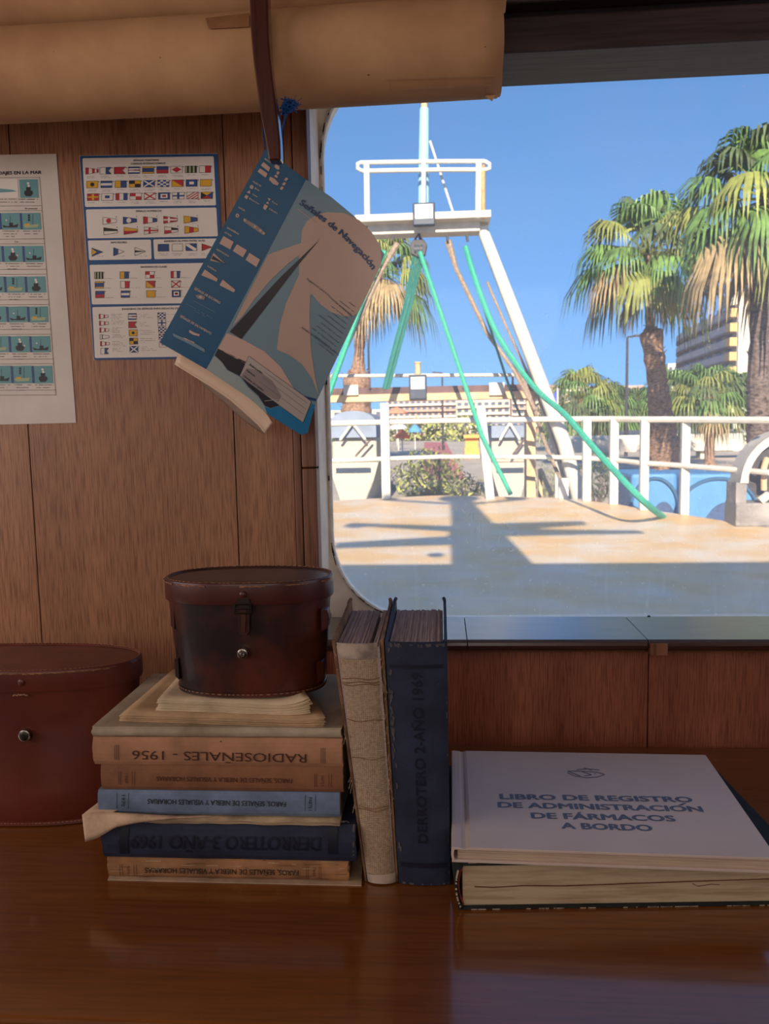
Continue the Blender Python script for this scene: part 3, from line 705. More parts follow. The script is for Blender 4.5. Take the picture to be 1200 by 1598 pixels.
    cx3 = lambda x, y: c3((x / 1200 * 140 + 340 - 240) * 3.243, (y / 1457 * 170 + 230 - 220) * 3.243)   # second crop of the photograph
    K = lambda pts, m_='bk_pink', L=5: cv.poly([cx3(*p) for p in pts], m_, L)
    K([(610, 195), (700, 270), (680, 325), (575, 240)]); K([(565, 280), (665, 350), (640, 405), (530, 325)])
    K([(780, 195), (790, 235), (820, 250), (825, 295), (790, 295), (755, 260)]); K([(795, 315), (825, 335), (805, 370), (780, 350)]); K([(775, 362), (800, 385), (795, 415), (750, 385)])
    K([(700, 390), (760, 420), (815, 480), (800, 510), (740, 490), (682, 430)])
    for dx, dy in ((0, 0), (-28, 62), (-58, 120)): K([(915 + dx, 400 + dy), (942 + dx, 420 + dy), (912 + dx, 452 + dy), (885 + dx, 432 + dy)])
    cv.ell(*cx3(452, 530), 3, 3, 'bk_pink', 5); cv.ell(*cx3(452, 530), 1, 1, 'bk_sky', 6)
    K([(430, 572), (432, 620), (385, 602)]); K([(380, 632), (410, 655), (385, 695), (352, 665)]); K([(670, 672), (712, 695), (680, 715)]); K([(672, 722), (684, 762), (640, 745)]); K([(625, 757), (672, 785), (635, 842), (603, 812)])
    cv.ell(*cx3(262, 912), 3, 3, 'bk_pink', 5); cv.ell(*cx3(262, 912), 1.2, 1.2, 'bk_teal', 6)
    K([(345, 945), (520, 1040), (640, 1150), (610, 1175), (480, 1085), (340, 990)], 'bk_shade')
    for x, y in ((360, 970), (495, 1060), (570, 1110), (612, 1150)): cv.ell(*cx3(x, y), 2.2, 2.2, 'bk_pink', 6, n=5)
    K([(75, 1185), (212, 1265), (165, 1365), (20, 1285)]); K([(255, 1295), (388, 1375), (335, 1470), (200, 1385)])
    cx4 = lambda x, y: c3((x / 1200 * 220 + 260 - 240) * 3.243, (y / 1145 * 210 + 390 - 220) * 3.243)
    K4 = lambda pts, m_='bk_pink', L=5: cv.poly([cx4(*p) for p in pts], m_, L)
    K4([(705, 25), (795, 82), (765, 145), (672, 85)]); K4([(400, 25), (495, 115), (370, 90)]); K4([(395, 48), (500, 122), (380, 78)], 'bk_black', 6)
    K4([(325, 165), (435, 245), (428, 270), (295, 215)]); K4([(478, 252), (585, 340), (572, 362), (450, 300)])
    K4([(245, 385), (290, 380), (330, 400), (320, 425), (265, 415)], 'bk_shade'); cv.ell(*cx4(288, 400), 3, 2.2, 'bk_pink', 6, n=6)
    cv.line(*cx4(225, 430), *cx4(412, 530), .6, 'bk_sky', 5); cv.scribble(*cx4(170, 455), cx4(420, 0)[0], 1.4, 'bk_sky', 5, .8, ang=30); cv.scribble(*cx4(225, 505), cx4(350, 0)[0], 1.3, 'bk_sky', 5, .8, ang=30)
    K4([(195, 680), (240, 705), (285, 720), (275, 735), (225, 722), (190, 700)]); K4([(50, 708), (180, 765), (250, 800), (325, 845), (325, 872), (200, 805), (60, 735)], 'bk_sky'); K4([(140, 745), (160, 750), (190, 765), (235, 785), (235, 802), (160, 765)], 'bk_pink')
    root = thing('signal_booklet', 'blue booklet titled Señales de Navegación hanging tilted from blue string', 'booklet', tuple(onY(425, 450, 1.05)))
    m = MB(); cv.into(m, fn, 14); m.build('front_cover', root, solid=0)
    # pages under the cover, and the back cover
    cv = Canvas(); cv.poly(q(out), 'bk_page', 0); m = MB()
    cv.into(m, lambda u, v, L: fn(u, v, 0, 0.0006), 14)
    pg = q([(110, 1090), (565, 60), (765, 205), (1160, 585), (830, 1320), (740, 1478), (575, 1390), (265, 1165)])
    for k in range(1, 5):
        cv = Canvas(); cv.poly(q([(30 + 10 * k, 1024 + 3 * k), (565, 48), (1160, 575), (1115, 695), (815, 1325), (770, 1478), (575, 1378), (265, 1150)]), 'bk_page', 0)
        cv.into(m, lambda u, v, L: fn(u, v, 0, 0.0006 + 0.0008 * k), 20)
    m.build('inner_pages', root)
    # loose page curling out below
    m = MB()
    top = [c3(*p) for p in ((125, 1085), (230, 1140), (330, 1200), (430, 1265), (520, 1340), (575, 1400), (600, 1440))]
    bot = [c3(*p) for p in ((105, 1130), (200, 1190), (290, 1245), (385, 1310), (470, 1385), (530, 1440), (562, 1482))]
    def cur(u, v):
        i = min(int(u * 6), 5); t = u * 6 - i
        a = [top[i][k] * (1 - t) + top[i + 1][k] * t for k in (0, 1)]; b_ = [bot[i][k] * (1 - t) + bot[i + 1][k] * t for k in (0, 1)]
        x = a[0] * (1 - v) + b_[0] * v; y = a[1] * (1 - v) + b_[1] * v
        y -= 10 * (1 - v) * 0.4
        p = onP(x, y, A, nrm); d = (p - CAM).normalized()
        return p - d * (0.006 - 0.012 - 0.006 * math.sin(v * PI) - 0.008 * v)
    m.grid(cur, 24, 10, 'bk_page'); m.build('curled_page', root, solid=0.0005)
    m = MB()
    def cur2(u, v):
        i = min(int(u * 6), 5); t = u * 6 - i
        b_ = [bot[i][k] * (1 - t) + bot[i + 1][k] * t for k in (0, 1)]
        w_ = 9 * math.sin(min(1, max(0, (u - .2) / .8)) * PI) ** .8
        p = onP(b_[0] - w_ * .45 * v, b_[1] + w_ * v, A, nrm); d = (p - CAM).normalized()
        return p + d * (0.014 + 0.012 * v)
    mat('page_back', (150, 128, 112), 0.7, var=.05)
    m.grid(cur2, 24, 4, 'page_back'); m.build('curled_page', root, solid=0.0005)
    # string
    mat('blue_string', (20, 80, 150), 0.8, var=0.2, scale=400, bump=0.5)
    st = MB(); hk = [(448, 170, .965), (444, 185, .96), (440, 205, .965), (438, 225, .985), (436, 244, 1.012)]
    for dx in (-1.2, 1.4): st.tube([onY(x + dx * (1 if i > 0 else 0) + (2 * math.sin(i * 2 + dx)), y, Y) for i, (x, y, Y) in enumerate(hk)], 0.0009, 'blue_string', n=6)
    c0 = onY(450, 166, .96)
    for i in range(16):
        a = [c0 + Vector((rnd.uniform(-.010, .012), rnd.uniform(-.006, .006), rnd.uniform(-.008, .009))) for _ in range(5)]
        st.tube(a, 0.0009, 'blue_string', n=5)
    for i in range(12): st.tube([c0, c0 + Vector((rnd.uniform(0, .017), rnd.uniform(-.004, .004), rnd.uniform(-.006, .012)))], 0.0003, 'blue_string', n=4)
    st.tube([onY(444, 172, .945), onY(425, 150, .918), onY(398, 120, .918)], 0.0, 'blue_string', n=4)
    st.tube([onY(414, 232, .99), onY(411, 215, .965), onY(410, 200, .948)], .0008, 'blue_string', n=5)
    st.build('hanging_string', label='frayed blue string knotted on the mahogany bracket above the booklet', cat='string')
booklet()

# ================================================================== BOOKS
PXS = lambda py: 0.47 - (py - 672) * 0.000668
mat('old_paper', (176, 152, 122), 0.85, var=0.22, scale=(60), stretch=(0.4, 0.4, 9), bump=0.5)
mat('grey_paper', (158, 146, 130), 0.85, var=0.22, scale=60, stretch=(0.4, 0.4, 9), bump=0.5)
mat('page_top', (176, 152, 144), 0.85, var=0.16, scale=60, stretch=(10, 0.4, 10), bump=0.3)
mat('tan_cover', (158, 112, 76), 0.8, var=0.18, scale=22, bump=0.25)
mat('brown_cover', (138, 92, 64), 0.8, var=0.12, scale=26, bump=0.25)
mat('pink_tan_cover', (176, 128, 98), 0.8, var=0.14, scale=18, bump=0.25)
mat('blue_grey_cover', (108, 124, 152), 0.8, var=0.12, scale=40, bump=0.25)
mat('navy_cloth', (38, 45, 68), 0.75, var=0.18, scale=28, bump=0.35)
mat('navy_rub', (84, 80, 84), 0.8, var=0.2, scale=60)
mat('grey_cover', (178, 162, 140), 0.85, var=0.3, scale=14, bump=0.3, rgb2=(134, 116, 94), lo=.3, hi=.6)
mat('stamp_black', (30, 26, 26), 0.7, var=0.05)
mat('stamp_brown', (74, 42, 32), 0.7, var=0.1)
mat('stamp_dark', (14, 20, 40), 0.6, var=0.05)
mat('worn_edge', (196, 174, 146), 0.9, var=0.15, scale=90)
GRP = 'books lying in the stack'
def flat_book(name, label, px0, px1, z0, z1, cover, depth, Y0=0.782, hard=False, title=None, paper='old_paper', rough_edge=0.0, yaw=0.0, spine_fn=None):
    xa_ = onY(px0, 1250, Y0).x; xb = onY(px1, 1250, Y0).x
    root = thing(name, label, 'book', ((xa_ + xb) / 2, Y0 + depth / 2, z0), GRP)
    th = z1 - z0; tc_ = 0.0026 if hard else 0.0011; ins = 0.003 if hard else 0.0006
    cx, cy = (xa_ + xb) / 2, Y0 + depth / 2; ca, sa = math.cos(yaw), math.sin(yaw)
    T = lambda p: Vector((cx + (p.x - cx) * ca - (p.y - cy) * sa, cy + (p.x - cx) * sa + (p.y - cy) * ca, p.z))
    m = MB(); nl = max(5, int(th / 0.0022)); zz = z0 + tc_; hgt = (th - 2 * tc_) / nl
    for i in range(nl):
        j = rnd.uniform(-.0006, .0006)
        m.box(xa_ + ins + j, xb - ins + j, Y0 + 0.004, Y0 + depth - ins - 0.001 + j, zz + 0.0001, zz + hgt, paper, T); zz += hgt
    m.build('page_block', root)
    m = MB()
    n_ = 7; bul = 0.0035 if hard else 0.0009
    prof = [(Y0 + depth, z0), ]
    front = [(Y0 + 0.0025 - bul * math.sin(PI * i / n_) - 0.0025 * math.sin(PI * i / n_) ** .4, z0 + th * i / n_) for i in range(n_ + 1)]
    out_ = [(Y0 + depth, z0)] + front + [(Y0 + depth, z1)]
    inn = [(Y0 + depth, z1 - tc_)] + [(y + tc_ * 1.2, z0 + tc_ + (th - 2 * tc_) * i / n_) for i, (y, z) in reversed(list(enumerate(front)))] + [(Y0 + depth, z0 + tc_)]
    nx_ = 24; prof = out_ + inn; rings = []
    for k in range(nx_ + 1):
        x = xa_ + (xb - xa_) * k / nx_; r_ = random.Random(k * 31 + int(z0 * 9999)); e = rough_edge
        rings.append([T(Vector((x + (rnd.uniform(-e, e) if k in (0, nx_) else 0), y + (noise.noise(Vector((x * 40, z * 200, z0 * 50))) * e * .6), z + noise.noise(Vector((x * 25, y * 20, z0 * 90))) * e * .7))) for y, z in prof])
    m.loft(rings, cover, caps=False, smooth=False)
    # close the ends (thin edge of the cover)
    for k in (0, nx_):
        r0 = rings[k]; o = len(out_)
        m.add(r0, [(i, i + 1, 2 * o - 2 - i, 2 * o - 1 - i) for i in range(o - 1)], cover)
    m.build('cover', root)
    if title:
        cv = Canvas(); title(cv); m = MB()
        yf = Y0 - bul - 0.0007
        def sf(u, v, L):
            p = onY(u, v, yf); yo_ = L * .00006; t = min(1, max(0, (p.z - z0) / th)); y = Y0 + 0.0025 - bul * math.sin(PI * t) - 0.0025 * math.sin(PI * t) ** .4 - .0006 - rough_edge * .35 - yo_
            p.y = y; return T(p)
        cv.into(m, sf, 5); m.build('spine_title', root)
    return root
zb = [0.0015, 0.0240, 0.0625]
# thin pamphlet under everything
mat('leaflet_paper', (178, 150, 124), 0.85, var=0.15, scale=20)
m = MB(); a = [onZ(168, 1374, 0.0001), onZ(564, 1383, 0.0001), onZ(566, 1340, 0.0001) , onZ(570, 1270, .0001), onZ(215, 1270, 0.0001)]
a = [Vector((p.x, p.y, 0.0001)) for p in a]; m.prism(a, (0, 0, 0.0012), 'leaflet_paper'); m.build('loose_leaflet', label='thin tan leaflet on the table, lowest under the stack of books', cat='leaflet')
def t1(cv):
    cv.text('FAROS, SEÑALES DE NIEBLA Y VISUALES HORARIAS', 346, 1360, 8.0, 'stamp_black', ang=181.0, width=240, bold=.012, L=1)
    for x in (478, 481, 498, 501, 187, 191, 209, 213): cv.line(x, 1350 + (x - 340) * .012, x, 1371 + (x - 340) * .012, 0.7, 'stamp_brown', 1)
    cv.text('1945', 490, 1361, 4, 'stamp_brown', ang=90, width=14, L=1); cv.text('PARTE I', 200, 1359, 4, 'stamp_brown', ang=90, width=15, L=1)
    for k in range(26):
        x = rnd.uniform(165, 538); cv.line(x, 1345 + rnd.uniform(0, 24), x + rnd.uniform(6, 30), 1345 + rnd.uniform(0, 24), 0.5, 'worn_edge' if k % 3 else 'stamp_brown', 0) if False else cv.rect(x, 1343 + rnd.uniform(0, 27), x + rnd.uniform(4, 26), 1343 + 27.5 * rnd.random() * 0 + 1344.0 * 0 + 0, 'worn_edge', 0) if False else None
    for k in range(40):
        x = rnd.uniform(163, 530); y = rnd.uniform(1344, 1372); cv.rect(x, y, min(540, x + rnd.uniform(4, 30)), y + 0.5, 'stamp_brown' if k % 2 else 'worn_edge', 1)
flat_book('lighthouse_book', 'worn tan paperback with ribbed spine, lowest book of the stack on the table', 162, 541, 0.0018, 0.0246, 'tan_cover', 0.175, title=t1, rough_edge=0.0012)
def t2(cv):
    cv.text('DERROTERO 3-AÑO 1969', 352, 1316, 20, 'stamp_dark', ang=180.6, width=296, bold=.02, L=1)
    for x0 in (186, 512): cv.rect(x0, 1291, x0 + 14, 1334, 'stamp_dark', 1)
    for k in range(16): x = rnd.uniform(300, 540); cv.rect(x, 1285 + rnd.uniform(0, 2), x + rnd.uniform(1, 7), 1288, 'navy_rub', 1)
    for k in range(14): y = rnd.uniform(1290, 1336); cv.rect(551 - rnd.uniform(0, 2), y, 553, y + rnd.uniform(1, 5), 'navy_rub', 1)
flat_book('sailing_directions_book', 'thick navy hardback DERROTERO 3 lying above the lowest tan book', 157, 554, 0.0249, 0.0648, 'navy_cloth', 0.178, hard=True, title=t2, Y0=0.779, rough_edge=0.0008)
# crumpled pamphlet with a dog-eared corner drooping at the left
root = thing('crumpled_pamphlet', 'crumpled cream pamphlet with a drooping corner, on top of the lying navy book', 'pamphlet', (-.25, .86, .0652), GRP)
m = MB()
xl, xr_ = onY(140, 1270, .778).x, onY(530, 1280, .778).x
def pam(u, v, dz=0.0):
    x = xl + (xr_ - xl) * u; y = 0.777 + 0.17 * v + 0.002 * noise.noise(Vector((u * 9, v * 4, 1)))
    z = 0.0654 + dz + 0.0016 * abs(noise.noise(Vector((u * 7, v * 5, dz * 99))))
    return Vector((x, y, z))
for k in range(3): m.grid(lambda u, v, k=k: pam(u, v, k * 0.0012), 30, 8, 'old_paper')
m.build('leaves', root, solid=0.0008)
m = MB()
lt = [(128, 1272), (150, 1267), (185, 1268), (225, 1270), (280, 1273), (330, 1272)]
lb = [(133, 1314), (152, 1308), (180, 1291), (215, 1284), (268, 1278), (330, 1275)]
def flap(u, v):
    i = min(int(u * 5), 4); t = u * 5 - i
    a = [lt[i][k] * (1 - t) + lt[i + 1][k] * t for k in (0, 1)]; b_ = [lb[i][k] * (1 - t) + lb[i + 1][k] * t for k in (0, 1)]
    return onY(a[0] * (1 - v) + b_[0] * v, a[1] * (1 - v) + b_[1] * v, 0.7705 - 0.003 * math.sin(v * PI) + 0.006 * (1 - v))
mat('flap_paper', (196, 166, 140), 0.85, var=0.2, scale=30, bump=.4)
m.grid(flap, 24, 6, 'flap_paper'); 
def flap2(u, v):
    a = flap(0.0 + u * .35, 0); b_ = pam(0.02 + u * .2, 0.5, 0.003); return a.lerp(b_, v) + Vector((0, 0, 0.001 * math.sin(v * PI)))
m.grid(flap2, 8, 6, 'flap_paper')
m.build('folded_corner', root, solid=0.0005)
def t4(cv):
    cv.text('FAROS, SEÑALES DE NIEBLA Y VISUALES HORARIAS', 338, 1253, 7.4, 'stamp_black', ang=181.2, width=216, bold=.012, L=1)
    for x in (182, 200, 476, 492): cv.line(x, 1240 + (x - 340) * .01, x, 1264 + (x - 340) * .01, 0.7, 'stamp_black', 1)
    cv.text('1970', 192, 1250, 5, 'stamp_black', ang=90, width=17, bold=.01, L=1); cv.text('PARTE I', 484, 1255, 5, 'stamp_black', ang=90, width=20, bold=.01, L=1)
flat_book('lighthouse_book', 'blue grey paperback of 1970 in the stack, above the crumpled pamphlet', 153, 530, 0.0714, 0.0975, 'blue_grey_cover', 0.172, title=t4)
def t5(cv):
    cv.text('FAROS, SEÑALES DE NIEBLA Y VISUALES HORARIAS', 350, 1217, 6.8, 'stamp_brown', ang=181.0, width=212, bold=.012, L=1)
    for x in (185, 188, 206, 210, 491, 494, 513, 517): cv.line(x, 1206 + (x - 340) * .012, x, 1227 + (x - 340) * .012, 0.7, 'stamp_brown', 1)
    cv.text('1960', 197, 1215, 4.5, 'stamp_brown', ang=90, width=15, L=1); cv.text('PARTE II', 503, 1219, 4.5, 'stamp_brown', ang=90, width=16, L=1)
flat_book('lighthouse_book', 'plain brown paperback with faint spine print, between the blue grey and RADIOSEÑALES books', 160, 536, 0.0978, 0.1252, 'brown_cover', 0.172, title=t5, Y0=.783)
def t6(cv):
    cv.text('RADIOSEÑALES - 1956', 342, 1181, 14, 'stamp_brown', ang=181.2, width=272, bold=.0, L=1)
    for x in (179, 182, 185, 501, 504, 507): cv.line(x, 1165 + (x - 340) * .015, x, 1189 + (x - 340) * .015, 0.8, 'stamp_brown', 1)
    cv.ell(344, 1158, 1.5, 1, 'stamp_black', 1, n=6)
flat_book('radio_signals_book', 'tan paperback with large RADIOSEÑALES 1956 on its spine', 150, 536, 0.1255, 0.1554, 'pink_tan_cover', 0.178, title=t6, rough_edge=.0006)
flat_book('grey_booklet', 'grey stained booklet lying directly on the RADIOSEÑALES book', 150, 535, 0.1557, 0.1662, 'grey_cover', 0.182, paper='grey_paper', rough_edge=0.0009)
# loose gatherings of paper above
mat('sheet_tan', (186, 154, 118), 0.85, var=0.15, scale=20, bump=.2)
mat('sheet_cream', (204, 182, 152), 0.85, var=0.12, scale=20, bump=.2)
def sheets(name, label, corners, z0, z1, n_, m_, curl, seed):
    r_ = random.Random(seed); root = thing(name, label, 'papers', tuple(sum((Vector(c) for c in corners), Vector()) / 4 * Vector((1, 1, 0)).length * 0 + Vector((sum(c.x for c in corners) / 4, sum(c.y for c in corners) / 4, z0))), 'loose papers under the small leather case')
    m = MB()
    for k in range(n_):
        z = z0 + 0.0006 + (z1 - z0 - .0008) * k / max(1, n_ - 1); j = [Vector((r_.uniform(-.002, .002), r_.uniform(-.0015, .0015), 0)) for _ in range(4)]
        cc = [c + jj for c, jj in zip(corners, j)]; ph = r_.uniform(0, 9)
        def fn(u, v):
            p = cc[0].lerp(cc[1], u).lerp(cc[3].lerp(cc[2], u), v)
            t = max(0, (u - 0.80) / 0.20); up = curl * t * t * (0.3 + 0.7 * k / n_) * (1 - v) ** 2
            return Vector((p.x, p.y + 0.0007 * noise.noise(Vector((u * 14, k, ph))), z + up + 0.0004 * noise.noise(Vector((u * 6, v * 3, ph)))))
        m.grid(fn, 22, 6, m_)
    m.build('loose_sheets', root, solid=0.0006); return root
zA, zB, zC = 0.1664, 0.1738, 0.1856
cs = [onZ(187, 1126, zA), onZ(506, 1137, zA), onZ(470, 1062, zA), onZ(270, 1053, zA)]; cs[2].z = cs[3].z = zA
sheets('unbound_booklet', 'unbound tan booklet with ragged pages, on the grey stained booklet', cs, zA, zB, 7, 'sheet_tan', 0.004, 3)
cs = [onZ(245, 1109, zB), onZ(486, 1118, zB), onZ(462, 1062, zB), onZ(290, 1056, zB)]
sheets('unbound_booklet', 'smaller cream page bundle with curled corner, right under the small leather case', cs, zB + .0004, zC - 0.0006, 8, 'sheet_cream', 0.010, 4)

# ================================================================== LEATHER CASES
mat('leather_dark', (96, 40, 24), 0.42, var=0.3, scale=11, bump=0.2, rgb2=(32, 18, 20), lo=0.42, hi=0.72, coat=0.15)
mat('leather_lid', (88, 40, 32), 0.42, var=0.3, scale=14, bump=0.2, rgb2=(64, 26, 22), coat=0.15)
mat('leather_top', (62, 40, 38), 0.35, var=0.25, scale=20, bump=0.15, coat=.2)
mat('leather_red', (98, 40, 28), 0.42, var=0.16, scale=7, bump=0.12, coat=0.12)
mat('leather_red_top', (100, 44, 34), 0.4, var=0.16, scale=16, bump=0.12, coat=0.12)
mat('stitch', (170, 128, 100), 0.9, var=0.2, scale=200)
mat('rough_leather', (150, 104, 74), 0.9, var=0.3, scale=120)
mat('nickel', (150, 146, 138), 0.3, metal=1.0, var=0.1)
mat('tarnished', (70, 60, 52), 0.4, metal=0.9, var=0.2)
def oval(cx, cy, a, b_, z, n=72, e=2.35):
    out = []
    for i in range(n):
        t = 2 * PI * i / n; c, s_ = math.cos(t), math.sin(t)
        out.append(Vector((cx + a * math.copysign(abs(c) ** (2 / e), c), cy + b_ * math.copysign(abs(s_) ** (2 / e), s_), z)))
    return out
def stitches(m, ring, step, r_, m_, ln=0.0022):
    n = len(ring)
    for i in range(n):
        a, b_ = ring[i], ring[(i + 1) % n]; k = max(1, int((b_ - a).length / step))
        for j in range(k):
            p = a.lerp(b_, j / k); q_ = a.lerp(b_, (j + 0.55) / k); m.tube([p, q_], r_, m_, n=4, smooth=False)
def case(label, cx, cy, a, b_, z0, z1, lid, taper, mats, clasp, rimw):
    mb_, ml_, mt_ = mats
    root = thing('binocular_case', label, 'case', (cx, cy, z0))
    m = MB(); zl = z1 - lid
    rs = []
    for t in (0, .02, .25, .5, .75, 1):
        k = taper + (1 - taper) * t; z = z0 + (zl + 0.004 - z0) * t
        ins = 0.0025 if t == 0 else 0
        rs.append(oval(cx, cy, (a - 0.003) * k - ins, (b_ - 0.003) * (k * .5 + .5) - ins, z))
    m.loft(rs, mb_); body = m.build('body', root)
    bt = MB(); bt.loft([oval(cx, cy, (a - .003) * taper + d, (b_ - .003) * (taper * .5 + .5) + d, z) for d, z in ((0, z0 + 0.006), (.0014, z0 + 0.0055), (.0016, z0 + .001), (-.001, z0))], mb_, caps=True); 
    stitches(bt, oval(cx, cy, (a - .003) * taper + .0022, (b_ - .003) * (taper * .5 + .5) + .0022, z0 + 0.0045), 0.004, .00035, 'stitch'); bt.build('bottom_welt', body)
    m = MB(); rim = rimw
    m.loft([oval(cx, cy, a - d, b_ - d, z) for d, z in ((0.0035, zl), (0.0005, zl), (0, zl + 0.002), (0, z1 - 0.003), (0.0006, z1), (rim * .5, z1 + 0.0008), (rim, z1))], ml_, caps=False)
    m.loft([oval(cx, cy, a - d, b_ - d, z) for d, z in ((rim, z1), (rim + 0.001, z1 - 0.0012), (rim + 0.02, z1 - 0.0006))], mt_, caps=False)
    m.add(oval(cx, cy, a - rim - .02, b_ - rim - .02, z1 - 0.0006), [tuple(range(72))], mt_)
    ld = m.build('lid', root)
    m = MB(); stitches(m, oval(cx, cy, a - rim * .8, b_ - rim * .8, z1 + 0.0008), 0.0042, .0003, 'stitch'); m.build('lid_stitching', ld)
    # torn raw edge along the front of the lid
    m = MB(); rg = oval(cx, cy, a + 0.0008, b_ + 0.0008, z1 - 0.0016, n=360)
    for i in range(185, 355):
        if noise.noise(Vector((i * .06, a * 10, 0))) > -0.05:
            p, q_ = rg[i], rg[(i + 1) % 360]; h = 0.0009 + 0.0026 * abs(noise.noise(Vector((i * .3, 2, 0))))
            m.add([p, q_, q_ - Vector((0, .0002, h)), p - Vector((0, .0002, h))], [(0, 1, 2, 3)], 'rough_leather')
    m.build('worn_rim', ld, label='pale torn leather edge', kind='stuff')
    return root, body, ld
# small dark case on the stack
YC = 0.867; ccx = onY(389, 900, .866).x; ac = (onY(518, 905, YC).x - onY(260, 905, YC).x) / 2
root, body, ld = case('small dark brown leather binocular case with buckle, standing on the book stack', ccx, YC, ac, 0.057, 0.1860, 0.3105, 0.0225, 0.90, ('leather_dark', 'leather_lid', 'leather_top'), True, 0.004)
yf = YC - 0.057
m = MB(); fx = lambda px, py: onY(px, py, yf - 0.002)
def patch(pts, th, m_, mb_): 
    mb_.prism([Vector((p.x, p.y, p.z)) for p in pts], (0, th, 0), m_)
m = MB(); p = fx(379, 928); m.tube([p + Vector((0, 0.003, 0)), p + Vector((0, -0.001, 0)), p + Vector((0, -.002, 0))], [.0035, .0035, .002], 'leather_lid', n=12); m.build('lid_stud', ld)
m = MB(); q4 = [fx(367, 942), fx(392, 942), fx(392, 956), fx(367, 956)]
for i in range(4): m.tube([q4[i] - Vector((0, .002, 0)), q4[(i + 1) % 4] - Vector((0, .002, 0))], 0.0011, 'tarnished', n=6)
m.tube([q4[0].lerp(q4[3], .5) - Vector((0, .003, 0)), q4[1].lerp(q4[2], .5) - Vector((0, .003, 0))], 0.0009, 'tarnished', n=6); m.build('buckle', body, label='dull metal buckle')
m = MB(); pts = [fx(371, 935), fx(389, 935), fx(389, 985), fx(385, 991), fx(375, 991), fx(371, 985)]
patch(pts, 0.003, 'leather_dark', m); pts = [fx(376, 952), fx(384, 952), fx(383, 986), fx(377, 986)]; patch([p - Vector((0, .0015, 0)) for p in pts], .002, 'leather_lid', m); m.build('closing_strap', body)
m = MB(); p = fx(379, 1020)
for dy, r0, mm in ((-.002, .0056, 'nickel'), (-.003, .0044, 'tarnished'), (-.0045, .0026, 'nickel')): m.tube([p + Vector((0, .005, 0)), p + Vector((0, dy, 0)), p + Vector((0, dy - .0008, 0))], [r0, r0, r0 * .7], mm, n=20)
m.build('press_stud', body, label='round metal press stud')
for (px_, py_, s_) in ((268, 962, -1), (275, 1040, -1), (512, 965, 1), (505, 1045, 1)):
    q = onY(px_, py_, YC - 0.022); m = MB()
    pts_ = [q + Vector((s_ * dx, dy, dz)) for dx, dy, dz in ((-.006, -.01, .012), (0.000, -.004, .010), (.0015, 0, 0), (.000, -.004, -.010), (-.006, -.01, -.012))]
    m.loft([[p for p in pts_], [p + Vector((0, .016, 0)) for p in pts_]], 'leather_dark', smooth=False); m.build('strap_loop', body)
# large red case on the table
YD = 0.944; cx2 = onY(38, 1150, YD).x; a2 = onY(218, 1030, YD).x - cx2
root, body, ld = case('large reddish brown leather binocular case standing on the table at left edge', cx2, YD, a2, 0.0635, 0.0005, 0.194, 0.025, 0.86, ('leather_red', 'leather_red', 'leather_red_top'), True, 0.003)
yf2 = YD - 0.0635; fx2 = lambda px, py: onY(px, py, yf2 + .001)
m = MB(); p = fx2(39, 1148)
for dy, r0, mm in ((-.002, .0072, 'nickel'), (-.0032, .0052, 'tarnished'), (-.0036, .0024, 'dark_gap')): m.tube([p + Vector((0, .006, 0)), p + Vector((0, dy, 0)), p + Vector((0, dy - .0006, 0))], [r0, r0, r0 * .8], mm, n=24)
m.build('press_stud', body, label='round metal press stud socket')
m = MB(); p = fx2(33, 1065); m.tube([p + Vector((0, .004, 0)), p + Vector((0, -.001, 0)), p + Vector((0, -.002, 0))], [.004, .004, .0025], 'leather_red', n=12); m.build('lid_stud', ld)
m = MB()
for k in range(9): p = fx2(22 + k * 2.6, 1084 + rnd.uniform(-1, 1)); m.obox(p + Vector((0, -.0008, 0)), (.0011, 0, rnd.uniform(-.0006, .0006)), (0, .0005, 0), (0, 0, .0006), 'stitch')
m.build('torn_stitching', body)

